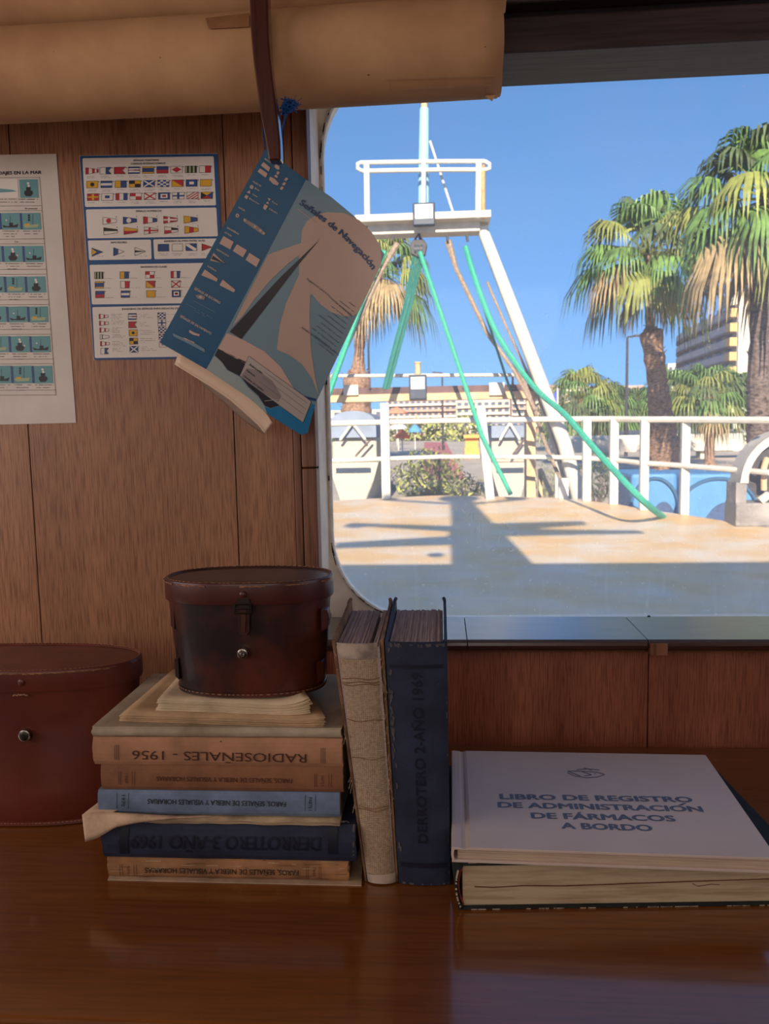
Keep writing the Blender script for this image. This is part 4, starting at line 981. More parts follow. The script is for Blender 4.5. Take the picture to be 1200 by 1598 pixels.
# ================================================================== STANDING BOOKS
def standing(name, label, TL, TR_, BL, BR, Y0, depth, cover, spine_extra, gap=None, pages='page_top', board=0.003, group=None):
    tl, tr, bl, br = [onY(*p, Y0) for p in (TL, TR_, BL, BR)]
    h = (tl.z + tr.z) / 2; bl.z = br.z = 0.0008
    def S(u, w_, t):                       # thickness, depth, height
        a = bl.lerp(tl, t); b_ = br.lerp(tr, t); p = a.lerp(b_, u); return Vector((p.x, Y0 + w_, 0.0008 + (h - 0.0008) * t))
    root = thing(name, label, 'book', tuple((bl + br) / 2 + Vector((0, depth / 2, 0))))
    W = (tr - tl).length; ub = board / W
    # page block: gatherings of slightly unequal height
    m = MB(); r_ = random.Random(len(label)); u = ub * 1.3; k = 0
    while u < 1 - ub * 1.3 - 0.008:
        du = min(r_.uniform(0.012, 0.035), 1 - ub * 1.3 - u); top = 0.985 - r_.uniform(0, .007)
        if gap and gap[0] < u < gap[1]: u += 0.02; continue
        i0 = [S(u, .004, 0.008), S(u + du * .985, .004, 0.008), S(u + du * .985, depth - .006, 0.008), S(u, depth - .006, 0.008)]
        i1 = [S(u, .002, top), S(u + du * .985, .002, top + r_.uniform(-.002, .002)), S(u + du * .985, depth - .006, top), S(u, depth - .006, top)]
        m.loft([i0, i1], pages, smooth=False); u += du
    m.build('page_block', root)
    m = MB()
    for s_ in (0, 1):
        u0, u1 = (0, ub) if s_ == 0 else (1 - ub, 1)
        rings = []
        for t in (0, .1, .3, .5, .7, .9, 1.0):
            rings.append([S(u0, .004, t), S(u1, .004, t), S(u1, depth, t + (.028 if t == 1 else 0)), S(u0, depth, t + (.028 if t == 1 else 0))])
        m.loft(rings, cover[1], smooth=False)
        # curled outer corner of the board
        c = S((u0 + u1) / 2, depth - .002, 1.028); m.tube([c + Vector((0, -.03, -.004)), c + Vector((0, -.012, .0006)), c + Vector((0 + (.001 if s_ == 0 else -.001), 0, .001))], [.0012, .0018, .0022], cover[1], n=8)
    m.build('boards', root)
    spine_extra(root, S, W, h)
    return root
mat('mull_cloth', (176, 152, 126), 0.9, var=0.10, scale=300, bump=0.3, detail=2)
mat('mull_board', (132, 98, 70), 0.85, var=0.25, scale=40, bump=.3)
mat('spine_tape', (184, 166, 150), 0.8, var=0.2, scale=40, rgb2=(126, 112, 104), lo=.35, hi=.6)
mat('glue_stain', (140, 106, 72), 0.9, var=.2, scale=60)
# woven look for the exposed cloth
mm_ = MATS['mull_cloth']; n = mm_.node_tree.nodes; l = mm_.node_tree.links
wv = n.new('ShaderNodeTexWave'); wv.inputs['Scale'].default_value = 160; wv.bands_direction = 'X'; wz = n.new('ShaderNodeTexWave'); wz.inputs['Scale'].default_value = 160; wz.bands_direction = 'Z'
tcx = n.new('ShaderNodeTexCoord'); l.new(tcx.outputs['Object'], wv.inputs['Vector']); l.new(tcx.outputs['Object'], wz.inputs['Vector'])
ad = n.new('ShaderNodeMath'); ad.operation = 'MULTIPLY'; l.new(wv.outputs['Fac'], ad.inputs[0]); l.new(wz.outputs['Fac'], ad.inputs[1])
bb = n.new('ShaderNodeBump'); bb.inputs['Strength'].default_value = .7; bb.inputs['Distance'].default_value = .001; l.new(ad.outputs[0], bb.inputs['Height']); l.new(bb.outputs[0], n['Principled BSDF'].inputs['Normal'])
def tan_spine(root, S, W, h):
    m = MB(); lo, hi = 0.10, 0.88
    def f(u, t): return S(lo + (hi - lo) * u, 0.003 - 0.0045 * math.sin(u * PI) ** .6, 0.02 + 0.975 * t)
    m.grid(f, 12, 30, 'mull_cloth'); sp_ = m.build('cloth_spine', root)
    m = MB(); m.grid(lambda u, t: S(lo - .01 + (hi + .0 - lo) * u, 0.0020 - 0.0045 * math.sin(u * PI) ** .6, 0.935 + 0.062 * t), 10, 3, 'spine_tape')
    m.build('paper_tape', sp_, label='pale paper tape patch at the head'); m = MB(); m.grid(lambda u, t: S(lo + (hi + .06 - lo) * u, 0.0020 - 0.0045 * math.sin(u * PI) ** .6, 0.004 + (0.035 + .008 * u) * t), 10, 3, 'spine_tape'); m.build('paper_tape', sp_, label='grey stained paper tape patch at the foot')
    m = MB()
    for k in range(7):
        m = MB(); t = (0.30, .31, .68, .83, .84, .855, .52)[k]; m.tube([f(u / 8, t + 0.004 * math.sin(u + k)) - Vector((0, .0006, 0)) for u in range(9)], .0005, 'glue_stain', n=4); m.build('sewing_ridge', sp_)
    m = MB()
    for k in range(60):
        t = rnd.uniform(.25, 1); s_ = rnd.choice((0.02, .97, .93)); p = S(s_, 0.0, t); m.tube([p, p + Vector((rnd.uniform(-.003, .003), -.001, rnd.uniform(-.01, .004)))], .00025, 'mull_cloth', n=4)
    m.build('frayed_threads', root, kind='stuff')
standing('tattered_book', 'tattered thick book with bare tan cloth spine, leaning upright against the stack', (517, 1002), (598, 1002), (569, 1378), (621, 1378), 0.782, 0.165, (None, 'mull_board'), tan_spine, gap=(0.70, 0.77), board=.0032)
def blue_spine(root, S, W, h):
    m = MB()
    def f(u, t): return S(0.0 + u, 0.004 - 0.005 * math.sin(u * PI) ** .55, t * 1.0)
    m.grid(f, 16, 30, 'navy_cloth')
    m.grid(lambda u, t: f(u, 1) + Vector((0, .0008 + t * .004, -0.0005 * math.sin(t * PI) - .001 * t)), 16, 2, 'navy_cloth')
    sp_ = m.build('spine', root)
    cv = Canvas()
    cv.text('DERROTERO 2-AÑO 1969', .5, .47, .17, 'stamp_dark', ang=-90, width=0.70, bold=.02, L=1)
    cv.rect(0.06, 0.09, .94, .105, 'stamp_dark', 1); cv.rect(0.06, 0.905, .94, .925, 'stamp_dark', 1)
    ct_ = cv; cv = cr_ = Canvas(); r_ = random.Random(5)
    for k in range(34):
        v = r_.choice((r_.uniform(.1, .28), r_.uniform(.28, .38), r_.uniform(.4, .5), r_.uniform(.02, .98))); x = r_.uniform(.04, .085); cv.poly([(x - r_.uniform(.01, .03), v), (x + r_.uniform(.0, .03), v + r_.uniform(.0, .01)), (x + .01, v + r_.uniform(.01, .03)), (x - .02, v + r_.uniform(.01, .03))], 'navy_rub', 1)
    for k in range(9):
        v = r_.uniform(.0, 1); cv.rect(.965, v, .985, v + r_.uniform(.004, .02), 'navy_rub', 1)
    for k in range(30): u = r_.uniform(.03, .97); cv.rect(u, r_.uniform(.004, .012), u + r_.uniform(.01, .05), r_.uniform(.012, .022), 'navy_rub', 1)
    for k in range(10): u = r_.uniform(.03, .97); cv.rect(u, .99, u + r_.uniform(.01, .05), .998, 'navy_rub', 1)
    for k in range(26): u, v = r_.uniform(.1, .9), r_.uniform(.05, .95); cv.ell(u, v, .008, .0016, 'navy_rub', 1, n=5)
    m = MB(); ct_.into(m, lambda u, v, L: f(u, 1 - v) + Vector((0, -.0006 - L * .00006, 0)), 0.06); m.build('spine_title', sp_, label='faded black spine lettering')
    m = MB(); cr_.into(m, lambda u, v, L: f(u, 1 - v) + Vector((0, -.0006, 0)), 0.06); m.build('rubbed_patches', sp_, kind='stuff')
standing('sailing_directions_book', 'thick navy blue cloth book standing upright beside the white register', (600, 1002), (698, 1002), (622, 1382), (703, 1382), 0.781, 0.168, (None, 'navy_cloth'), blue_spine, board=.0032)

# ================================================================== BOOKS AT THE RIGHT
mat('register_white', (204, 184, 174), 0.38, var=0.03, scale=8, spec=.5)
mat('register_pages', (196, 172, 150), 0.8, var=0.1, scale=60, stretch=(.3, .3, 16), bump=.3)
mat('foil_blue', (86, 90, 106), 0.4, metal=0.0, var=0.12, scale=60)
mat('fore_edge', (186, 166, 136), 0.85, var=0.18, scale=14, stretch=(0.6, 0.6, 9), rgb2=(150, 122, 90), lo=.3, hi=.55, bump=.3)
mat('dark_green_cloth', (26, 34, 36), 0.7, var=0.2, scale=40, bump=.3)
mat('stain_brown', (112, 70, 46), 0.9, var=.25, scale=40)
mat('headband', (140, 52, 36), 0.8, var=.4, scale=500)
def quadbox(m, cs, z0, z1, m_):
    m.loft([[Vector((p.x, p.y, z0)) for p in cs], [Vector((p.x, p.y, z1)) for p in cs]], m_, smooth=False)
# old ledger underneath
A0 = onZ(722, 1421, 0); dep = 0.225; LY = math.radians(3.6)
xL, xR2, yN, yF2 = 0.0, 0.335, 0.0, dep; HL = 0.0484
LT = lambda p: Vector((A0.x - 0.008 + p[0] * math.cos(LY) - p[1] * math.sin(LY), A0.y + p[0] * math.sin(LY) + p[1] * math.cos(LY), p[2]))
root = thing('ledger_book', 'old dark green bound ledger with stained cream pages, under the white register', 'book', tuple(LT((.16, dep / 2, 0.0005))))
m = MB()
for z0_, z1_ in ((0.0006, 0.0034), (HL - .0028, HL)): m.box(xL + .004, xR2, yN, yF2, z0_, z1_, 'dark_green_cloth', LT)
n_ = 8; pr = [(xL + .007 - .006 * math.sin(PI * i / n_) ** .7, .0006 + (HL - .0006) * i / n_) for i in range(n_ + 1)]
pr2 = pr + [(x + .0022, min(max(z, .003), HL - .0025)) for x, z in reversed(pr)]
m.loft([[LT((x, y, z)) for x, z in pr2] for y in (yN, yF2)], 'dark_green_cloth', smooth=False); m.build('cover', root)
m = MB(); m.box(xL + .0085, xR2 - .004, yN + .003, yF2 - .004, .0035, HL - .0029, 'fore_edge', LT); pb = m.build('page_block', root)
def stain(pts, w_, m, dz=0):
    for a, b_ in zip(pts, pts[1:]): m.prism([LT((a[0], .0027, a[1] + w_ * .5)), LT((b_[0], .0027, b_[1] + w_ * .35)), LT((b_[0], .0027, b_[1] - w_ * .5)), LT((a[0], .0027, a[1] - w_ * .4))], (0, .0002, 0), 'stain_brown')
m = MB(); stain([(.020, .0225), (.04, .0215), (.065, .0228), (.11, .022), (.16, .0232), (.22, .0245), (.30, .026), (.325, .026)], .0014, m)
m.build('water_stain', pb, label='brown water stain line')
m = MB(); stain([(.232, .0225), (.238, .0195), (.250, .0215), (.259, .021)], .0008, m); m.build('scratch_mark', pb)
m = MB()
for k in range(26):
    z = .0045 + .040 * k / 26; x = xL + .0088 - .0045 * math.sin(PI * k / 26); m.ball(LT((x, yN + .0022, z + .0008)), .0011, 'headband', n=6)
m.build('headband', root, label='red and cream headband stitching')
m = MB(); r_ = random.Random(3)
for k in range(70): x = r_.uniform(xL + .01, xR2 - .02); m.box(x, x + r_.uniform(.001, .009), yN - .0002, yN + .001, (HL - .0002) if k % 2 else .0004, (HL + .0002) if k % 2 else .0011, 'worn_edge', LT)
for k in range(20): z = r_.uniform(.002, .046); q_ = .006 * math.sin(PI * z / .048) ** .7; m.box(xL + .007 - q_, xL + .0085 - q_, yN - .0002, yN + .001, z, z + .0016, 'worn_edge', LT)
m.build('worn_edges', root, kind='stuff')
# white register
zr0, zr1 = 0.0490, 0.0644
cA = onZ(705, 1322, zr1); cB = onZ(1213, 1339, zr1); cC = onZ(1101, 1178, zr1); cD = onZ(705, 1171, zr1)
cs = [cA, cB, cC, cD]; ex_ = (cB - cA).normalized(); ey_ = (cD - cA).normalized()
root = thing('register_book', 'large white hardback register with blue title, lying on the dark green ledger', 'book', tuple((cA + cC) / 2 - Vector((0, 0, zr1 - zr0))))
def RG(u, v, z):
    p = cA.lerp(cB, u).lerp(cD.lerp(cC, u), v); return Vector((p.x, p.y, z))
m = MB()
def board(z0_, z1_, groove):
    us = [0.0, .012, .030, .037, .044, .052, .06, .3, .6, .8, 1.0]; top = []
    for u in us: top.append(z1_ - (0.0016 if u == .037 or u == .044 else (.0006 if u in (.030, .052) else 0)) * groove)
    rings = [[RG(u, 0, z0_), RG(u, 1, z0_), RG(u, 1, tz), RG(u, 0, tz)] for u, tz in zip(us, top)]
    m.loft(rings, 'register_white', smooth=False)
board(zr1 - .0026, zr1, 1); board(zr0, zr0 + .0026, 0)
sp = [(0.0 + .006 - .008 * math.sin(PI * i / 8) ** .7, zr0 + (zr1 - zr0) * i / 8) for i in range(9)]
spi = sp + [(x + .008, min(max(z, zr0 + .002), zr1 - .002)) for x, z in reversed(sp)]
m.loft([[RG(u, v, z) for u, z in spi] for v in (0, 1)], 'register_white', smooth=False); m.build('cover', root, bevel=.0007)
m = MB(); nl = 10
for k in range(nl): z = zr0 + .0027 + (zr1 - zr0 - .0054) * k / nl; m.loft([[RG(u, v, q_) for u, v in ((.018, .012 + rnd.uniform(0, .002)), (.99, .012), (.99, .988), (.018, .988))] for q_ in (z, z + (zr1 - zr0 - .0056) / nl)], 'register_pages', smooth=False)
m.build('page_block', root)
cv = Canvas()
# print is laid out in photograph pixels and lies on the cover plane
def cover_text(s, x0, y0, x1, y1, hz, bold):
    P0 = onZ(x0, y0, zr1); P1 = onZ(x1, y1, zr1); vs, fs = font_tris(s, bold); a = min(v[0] for v in vs); b_ = max(v[0] for v in vs)
    X = (P1 - P0) / (b_ - a); n2 = Vector((-X.y, X.x, 0)).normalized(); 
    mt.add([P0 + X * (v[0] - a) + n2 * v[1] * hz / CAP + Vector((0, 0, .0002 + v[2] * .00008)) for v in vs], fs, 'foil_blue')
mt = MB()
cover_text('LIBRO DE REGISTRO', 780, 1247, 1083, 1252, .0118, .042)
cover_text('DE ADMINISTRACION', 777, 1260, 1099, 1267, .0118, .042)
mt.prism([onZ(x, y, zr1 + .0001) for x, y in ((1058, 1257), (1066, 1253.5), (1071, 1253.5), (1063, 1257))], (0, 0, .0002), 'foil_blue')
cover_text('DE FÁRMACOS', 829, 1277, 1056, 1282, .0118, .042)
cover_text('A BORDO', 876, 1293, 1020, 1297, .0118, .042)
lg = lambda pts, w_: [mt.prism([onZ(a[0], a[1] - w_ * .35, zr1 + .0001), onZ(b_[0], b_[1] - w_ * .35, zr1 + .0001), onZ(b_[0], b_[1] + w_ * .35, zr1 + .0001), onZ(a[0], a[1] + w_ * .35, zr1 + .0001)], (0, 0, .0001), 'foil_blue') for a, b_ in zip(pts, pts[1:])]
ke = lambda x, y: (760 + x / 3.43, 1190 + y / 3.43)
mt.build('cover_title', root, label='blue foil title')
mt = MB()
lg([ke(*p) for p in ((430, 55), (470, 72), (530, 82), (590, 78), (630, 64), (590, 52), (530, 48), (480, 46), (430, 46), (500, 72))], 1.6)
lg([ke(*p) for p in ((500, 46), (560, 66), (520, 72))], 1.6); lg([ke(*p) for p in ((480, 38), (540, 34), (600, 40))], 1.5); lg([ke(*p) for p in ((515, 40), (520, 28), (560, 42), (565, 32))], 1.3); lg([ke(*p) for p in ((575, 60), (582, 60))], 1.5)
mt.build('cover_emblem', root, label='blue foil fish boat emblem')

# ================================================================== THE DECK
mat('deck_paint', (212, 200, 184), 0.5, var=0.10, scale=1.3, rgb2=(214, 176, 120), lo=.40, hi=.66, bump=.1, stretch=(1, 1.6, 1), spec=.5)
dm_ = MATS['deck_paint']; n = dm_.node_tree.nodes; l = dm_.node_tree.links
ck = n.new('ShaderNodeTexWave'); ck.inputs['Scale'].default_value = 9; ck.bands_direction = 'DIAGONAL'; ck.inputs['Distortion'].default_value = 1.5
tcd = n.new('ShaderNodeTexCoord'); l.new(tcd.outputs['Object'], ck.inputs['Vector'])
bpd = n.new('ShaderNodeBump'); bpd.inputs['Strength'].default_value = .35; bpd.inputs['Distance'].default_value = .01; l.new(ck.outputs['Fac'], bpd.inputs['Height']); l.new(bpd.outputs[0], n['Principled BSDF'].inputs['Normal'])
mat('rail_white', (206, 201, 190), 0.5, var=.05, scale=8)
mat('rail_rust', (206, 150, 96), 0.7, var=.2, scale=12)
mat('old_white', (200, 190, 176), 0.6, var=.08, scale=5)
mat('hull_white', (225, 222, 215), 0.5, var=.05)
mat('rope_green', (56, 158, 132), 0.7, var=.1, scale=30)
mat('rope_dark_green', (30, 110, 100), 0.7, var=.15, scale=30)
mat('rope_brown', (150, 132, 116), 0.8, var=.2, scale=30)
mat('steel_dark', (58, 56, 60), 0.6, var=.2, scale=20)
mat('lamp_grey', (40, 54, 72), 0.5, var=.1)
mat('lamp_glass', (226, 232, 220), 0.25, var=.03)
mat('mast_blue', (150, 200, 222), 0.5, var=.05)
mat('brass_tan', (196, 172, 130), 0.6, var=.15)
mat('buff_beam', (214, 178, 136), 0.7, var=.12, scale=4)
mat('timber_dark', (100, 76, 76), 0.8, var=.2, scale=6)
ed = [deck(300, 782), deck(420, 776), deck(510, 775), deck(700, 773), deck(872, 777), deck(960, 786), deck(1000, 794), deck(1067, 803), deck(1200, 824)]
right = [(p.x, p.y) for p in ed[3:]]
xs_ = max(p[0] for p in right)
outline = [(-right[-1][0], 1.27), (-right[-1][0] - .05, right[-1][1])] + [(-p[0], p[1]) for p in reversed(right)] + right + [(right[-1][0] + .2, 6.0), (right[-1][0], 1.27)]
outline = [p for i, p in enumerate(outline) if i == 0 or (Vector(p) - Vector(outline[i - 1])).length > .02]
m = MB(); m.prism([(x, y, deck_z(y)) for x, y in outline], (0, 0, -0.12), 'deck_paint'); m.build('floor_deck', kind='structure', origin=(0, 6, deck_z(6)))
m = MB(); cen = Vector((0, 6))
m.loft([[Vector((x * k, cen.y + (y - cen.y) * k if y > 1.3 else y, z if z else deck_z(y) - .121)) for x, y in outline] for k, z in ((1.0, None), (0.97, -1.6), (0.9, -2.7))], 'hull_white', smooth=False); m.build('trim_hull', kind='structure', origin=(0, 6, -2.7))
# wheelhouse top and its mast (they throw the shadow on the foredeck)
def up(px, py, Yt, Sx=None):
    s_ = deck(px, py); k = (s_.y - Yt) / SUN_TRAVEL.y; return s_ - SUN_TRAVEL * k
zr = up(600, 881, 1.45).z
m = MB(); m.box(-4.0, 4.5, -1.7, 1.45, 1.37, zr, 'cabin_white'); m.build('trim_bulwark', kind='structure')
MY = 0.6
root = thing('signal_mast', 'white signal mast on the wheelhouse roof, seen only as a shadow on the deck', 'mast', (0.2, MY, zr))
m = MB()
def mz(px, py): return up(px, py, MY)
L_, R_2 = [(704, 884), (703, 850), (704, 815), (702, 785), (697, 778)], [(835, 884), (803, 850), (768, 815), (742, 788), (738, 778)]
m.loft([[mz(a[0], a[1]) + Vector((0, -.05, 0)), mz(b_[0], b_[1]) + Vector((0, -.05, 0)), mz(b_[0], b_[1]) + Vector((0, .05, 0)), mz(a[0], a[1]) + Vector((0, .05, 0))] for a, b_ in zip(L_, R_2)], 'cabin_white', smooth=False)
m.build('mast_post', root)
def arm(pa, pb, wa, wb, yo):
    m = MB(); a, b_ = mz(*pa), mz(*pb); a.y += yo; b_.y += yo; m.tube([a, b_], [wa, wb], 'cabin_white', n=8); m.build('cross_arm', root)
arm((545, 820), (720, 828), .05, .10, 0.10); arm((720, 828), (915, 818), .17, .07, .10); arm((700, 829), (1000, 828), .15, .05, -.10)
arm((522, 852), (720, 843), .08, .13, .02)
arm((600, 780), (700, 786), .04, .05, 0); arm((740, 786), (815, 779), .05, .04, 0)
def lampb(px, py, r_):
    m = MB(); m.ball(mz(px, py), r_, 'cabin_white', n=12, sx=1.6, sz=.8); m.build('lamp_head', root)
lampb(556, 820, .10); lampb(806, 778, .11); lampb(608, 779, .09); lampb(716, 778, .20); lampb(680, 866, .06)

# railing round the bow
RH = 1.07
rail_pts = [(p[0] * (1 if p[0] > 0 else 1), p[1]) for p in ([(-q[0] + .02, q[1]) for q in reversed(right)] + [(q[0] - .03, q[1]) for q in right])]
root = thing('bow_railing', 'white painted pipe railing round the curved edge of the foredeck', 'railing', (0, 12.3, deck_z(12.3)))
topz = lambda y: 0.56 - (12.5 - y) * 0.030
midz = lambda y: deck_z(y) + (topz(y) - deck_z(y)) * 0.52
def railp(z_fn): return [Vector((x, y - .05, z_fn(y))) for x, y in rail_pts]
def smoothpts(pts, n_=3):
    out = []
    for i in range(len(pts) - 1):
        p0, p1, p2, p3 = pts[max(i - 1, 0)], pts[i], pts[i + 1], pts[min(i + 2, len(pts) - 1)]
        for k in range(n_):
            t = k / n_; out.append(0.5 * ((2 * p1) + (p2 - p0) * t + (2 * p0 - 5 * p1 + 4 * p2 - p3) * t * t + (3 * p1 - p0 - 3 * p2 + p3) * t ** 3))
    out.append(pts[-1]); return out
m = MB(); m.tube(smoothpts(railp(topz)), 0.042, 'rail_white', n=8); m.build('top_rail', root)
m = MB(); m.tube(smoothpts(railp(midz)), 0.034, 'rail_white', n=8); m.build('middle_rail', root)
def post(px, py, wpx, top_px=None, lean=0, name='post'):
    b_ = deck(px, py); w = wpx * b_.y / 1300 / 2; m = MB()
    zt = topz(b_.y) if top_px is None else onY(px, top_px, b_.y).z
    t_ = Vector((b_.x + lean * b_.y / 1250, b_.y, zt))
    m.loft([[p + Vector((i * w, j * .05, 0)) for i, j in ((-1, -1), (1, -1), (1, 1), (-1, 1))] for p in (b_, t_)], 'rail_white', smooth=False); m.build(name, root, bevel=.008)
post(603, 779, 14, 629); post(765, 779, 14, 633, lean=-14)
for x, y in ((915, 782), (957, 787), (1004, 796), (1067, 803)): post(x, y, 13)
m = MB(); p = deck(878, 777); m.box(p.x - .07, p.x + .07, p.y - .1, p.y + .0, p.z, p.z + .3, 'rail_white'); m.build('bracket', root)

# the A-shaped gallows at the bow
YA = 12.3
A_ = lambda px, py, dy=0: onY(px, py, YA + dy)
root = thing('bow_gantry', 'white A shaped steel gantry with a railed platform over the bow', 'gantry', (-.25, YA, deck_z(YA)))
m = MB(); a, b_ = A_(557, 341), A_(764, 341); m.box(a.x, b_.x, YA - .35, YA + .25, A_(660, 352).z, A_(660, 341).z, 'old_white'); m.build('platform', root, bevel=.01)
m = MB(); a2_, b2_ = A_(575, 356), A_(748, 356); m.box(a2_.x, b2_.x, YA - .12, YA + .2, A_(660, 366).z, A_(660, 350).z, 'old_white'); m.build('lifting_beam', root)
def pipe(name, pts, r_, m_='rail_white', parent=root, n_=10):
    m = MB(); m.tube(pts, r_, m_, n=n_); return m.build(name, parent)
pipe('leg', [A_(752, 356), A_(790, 455), A_(838, 580), A_(880, 690), A_(903, 777)], [.085, .095, .10, .11, .11])
pipe('leg', [A_(760, 368, .5), A_(800, 480, .5), A_(850, 640, .5), A_(893, 779, .3)], [.05, .055, .06, .06], 'old_white')
pipe('leg', [A_(572, 356), A_(534, 455), A_(486, 580), A_(444, 690), A_(421, 777)], [.085, .095, .10, .11, .11])
rz = lambda x, y: A_(x, y, -.3)
for y in (253, 266):
    pipe('handrail', [rz(565, y + 1), rz(620, y), rz(700, y - 1), rz(757, y - 1)], .032)
for x0, x1_, s_ in ((565, 558, 1), (757, 764, 1)): pipe('handrail', [rz(x0, 253 if x0 < 600 else 252), rz(x1_, 256), rz(x1_ , 263), rz(x0, 267 if x0 < 600 else 265)], .03)
for x in (573, 746): pipe('handrail_post', [rz(x, 341), rz(x - 1 if x < 600 else x + 1, 254)], .045)
pipe('handrail_post', [rz(661, 330), rz(661, 254)], .035)
pipe('handrail_post', [rz(754, 341), rz(754, 258)], .03, 'rail_rust')
pipe('mast_pole', [A_(661, 345, 0), A_(661, 255, 0), A_(662, 170, 0), A_(662, 168, 0)], [.085, .08, .07, .04], 'mast_blue')
pipe('mast_cap', [A_(662, 169, 0), A_(662, 160, 0), A_(662, 158, 0)], [.05, .05, .07], 'brass_tan')
for i, (x, y) in enumerate(((577, 366), (614, 366), (654, 365), (697, 366), (728, 367))): pipe('lifting_eye', [A_(x, y, -.1), A_(x - (2 if x < 650 else -2), y + 10, -.1)], .018, 'steel_dark', n_=6)
# bracing pole
m = MB()
pipe_only = lambda name, pts, r_, m_, label, cat, group=None: (lambda mb_: (mb_.tube([Vector(p) for p in pts], r_, m_, n=7), mb_.build(name, label=label, cat=cat, group=group)))(MB())
G_ROPE = 'ropes rigged from the bow gantry'
pipe_only('stay_wire', [A_(671, 220, 0), A_(708, 335, .02)], .018, 'rail_white', 'pale thin wire running from the blue mast pole to the gantry platform', 'wire')
# lifting block
root2 = thing('pulley_block', 'dark steel pulley block hanging under the middle of the gantry', 'pulley', tuple(A_(653, 400, -.1)))
m = MB(); c = A_(653, 386, -.1)
m.loft([[c + Vector((x, y, z)) for x, z in ((-.11, -.10), (-.13, .02), (-.08, .10), (.08, .10), (.13, .02), (.10, -.12), (0, -.16))] for y in (-.06, .06)], 'steel_dark', smooth=False); bl_ = m.build('cheek_plate', root2, bevel=.01)
for k in (-1, 0, 1): m = MB(); m.tube([c + Vector((k * .045 - .014, 0, -.04)), c + Vector((k * .045 + .014, 0, -.04))], .085, 'lamp_grey', n=16); m.build('sheave', root2)
pipe('shackle', [c + Vector((-.06, 0, .09)), c + Vector((0, 0, .19)), c + Vector((.06, 0, .09))], .018, 'steel_dark', root2, 6)
m = MB()
for k in range(6): m.tube([A_(645 + k * 3.2, 397, -.12), A_(632 + k * 2.4, 470, -.12), A_(597 + k * 2, 607, -.12)], .013, 'rope_dark_green', n=5)
m.tube([A_(640, 460, -.12), A_(620, 530, -.12), A_(600, 607, -.12)], [.03, .045, .035], 'rope_dark_green', n=7)
m.build('tackle_rope', label='dark green multi-part tackle rope slanting down left from the pulley block', cat='rope', group=G_ROPE)
pipe_only('rope', [A_(655, 393, -.2), A_(700, 525, -.25), A_(752, 680, -.3), A_(797, 772, -.35)], .036, 'rope_green', 'bright green rope running from the pulley block down right behind the leaning rail post', 'rope', G_ROPE)
def sag(pts): return smoothpts([Vector(p) for p in pts], 5)
pipe_only('rope', sag([A_(726, 384, -.1), A_(743, 440, -.1), A_(775, 520, -.4), A_(830, 600, -1.0), A_(880, 645, -1.7), A_(900, 668, -2.0), A_(950, 725, -2.6), A_(1000, 778, -3.0), deck(1035, 807)]), .040, 'rope_green', 'thick green rope sweeping down right across the railing to the deck', 'rope', G_ROPE)
pipe_only('rope', sag([A_(726, 384, 0), A_(755, 480, 0), A_(790, 590, .1), A_(812, 650, .3)]), .02, 'rope_dark_green', 'thin dark green rope dropping just left of the right gantry leg', 'rope', G_ROPE)
pipe_only('rope', [A_(600, 392, -.1), A_(570, 455, -.15), A_(512, 618, -.2)], .045, 'rope_green', 'light green rope beside the hanging booklet, outer of two', 'rope', G_ROPE)
pipe_only('rope', [A_(620, 380, 0), A_(598, 418, -.02), A_(560, 500, -.05), A_(505, 620, -.1)], [.05, .035, .033, .03], 'rope_brown', 'brown rope with a thick upper end, just left of the pulley block', 'rope', G_ROPE)
pipe_only('rope', [A_(699, 376, 0), A_(712, 420, 0), A_(760, 520, .05), A_(800, 575, .1), A_(835, 640, .1)], [.055, .035, .033, .03, .03], 'rope_brown', 'brown rope with a thick upper end, right of the pulley block', 'rope', G_ROPE)
pipe_only('rope', sag([A_(760, 440, .2), A_(790, 510, .2), A_(840, 620, .3), A_(870, 700, .35), A_(885, 775, .3)]), .02, 'rope_brown', 'thin brown line hanging along the inside of the right gantry leg', 'rope', G_ROPE)
pipe_only('rope', sag([A_(790, 545, .1), A_(815, 590, .1), A_(838, 650, .15), A_(850, 690, .2), A_(880, 760, .2)]), .03, 'rope_brown', 'frayed brown rope tangled round the right gantry leg above the deck', 'rope', G_ROPE)
# floodlights
def flood(name_label, px0, py0, px1, py1, dy, base):
    a = A_(px0, py0, dy); b_ = A_(px1, py1, dy); root3 = thing('floodlight', name_label, 'floodlight', ((a.x + b_.x) / 2, YA + dy, b_.z))
    m = MB(); m.box(a.x, b_.x, YA + dy - .02, YA + dy + .1, b_.z, a.z, 'lamp_grey'); m.build('housing', root3, bevel=.015)
    w = b_.x - a.x; h_ = a.z - b_.z
    m = MB(); m.box(a.x + w * .11, b_.x - w * .11, YA + dy - .03, YA + dy - .018, b_.z + h_ * base, a.z - h_ * .10, 'lamp_glass'); m.build('lamp_lens', root3); return root3
flood('square grey floodlight mounted on the gantry platform', 644, 317, 679, 351, -.45, .28)
r3 = flood('grey floodlight with a small lantern on top, mounted on the crossbar below the gantry', 638, 585, 666, 623, .5, .42)
m = MB(); p = A_(652, 585, .56); m.tube([p, p + Vector((0, 0, .12)), p + Vector((0, 0, .17)), p + Vector((0, 0, .18)), p + Vector((0, 0, .2))], [.05, .045, .045, .06, .06], 'brass_tan', n=10); m.build('lantern', r3)
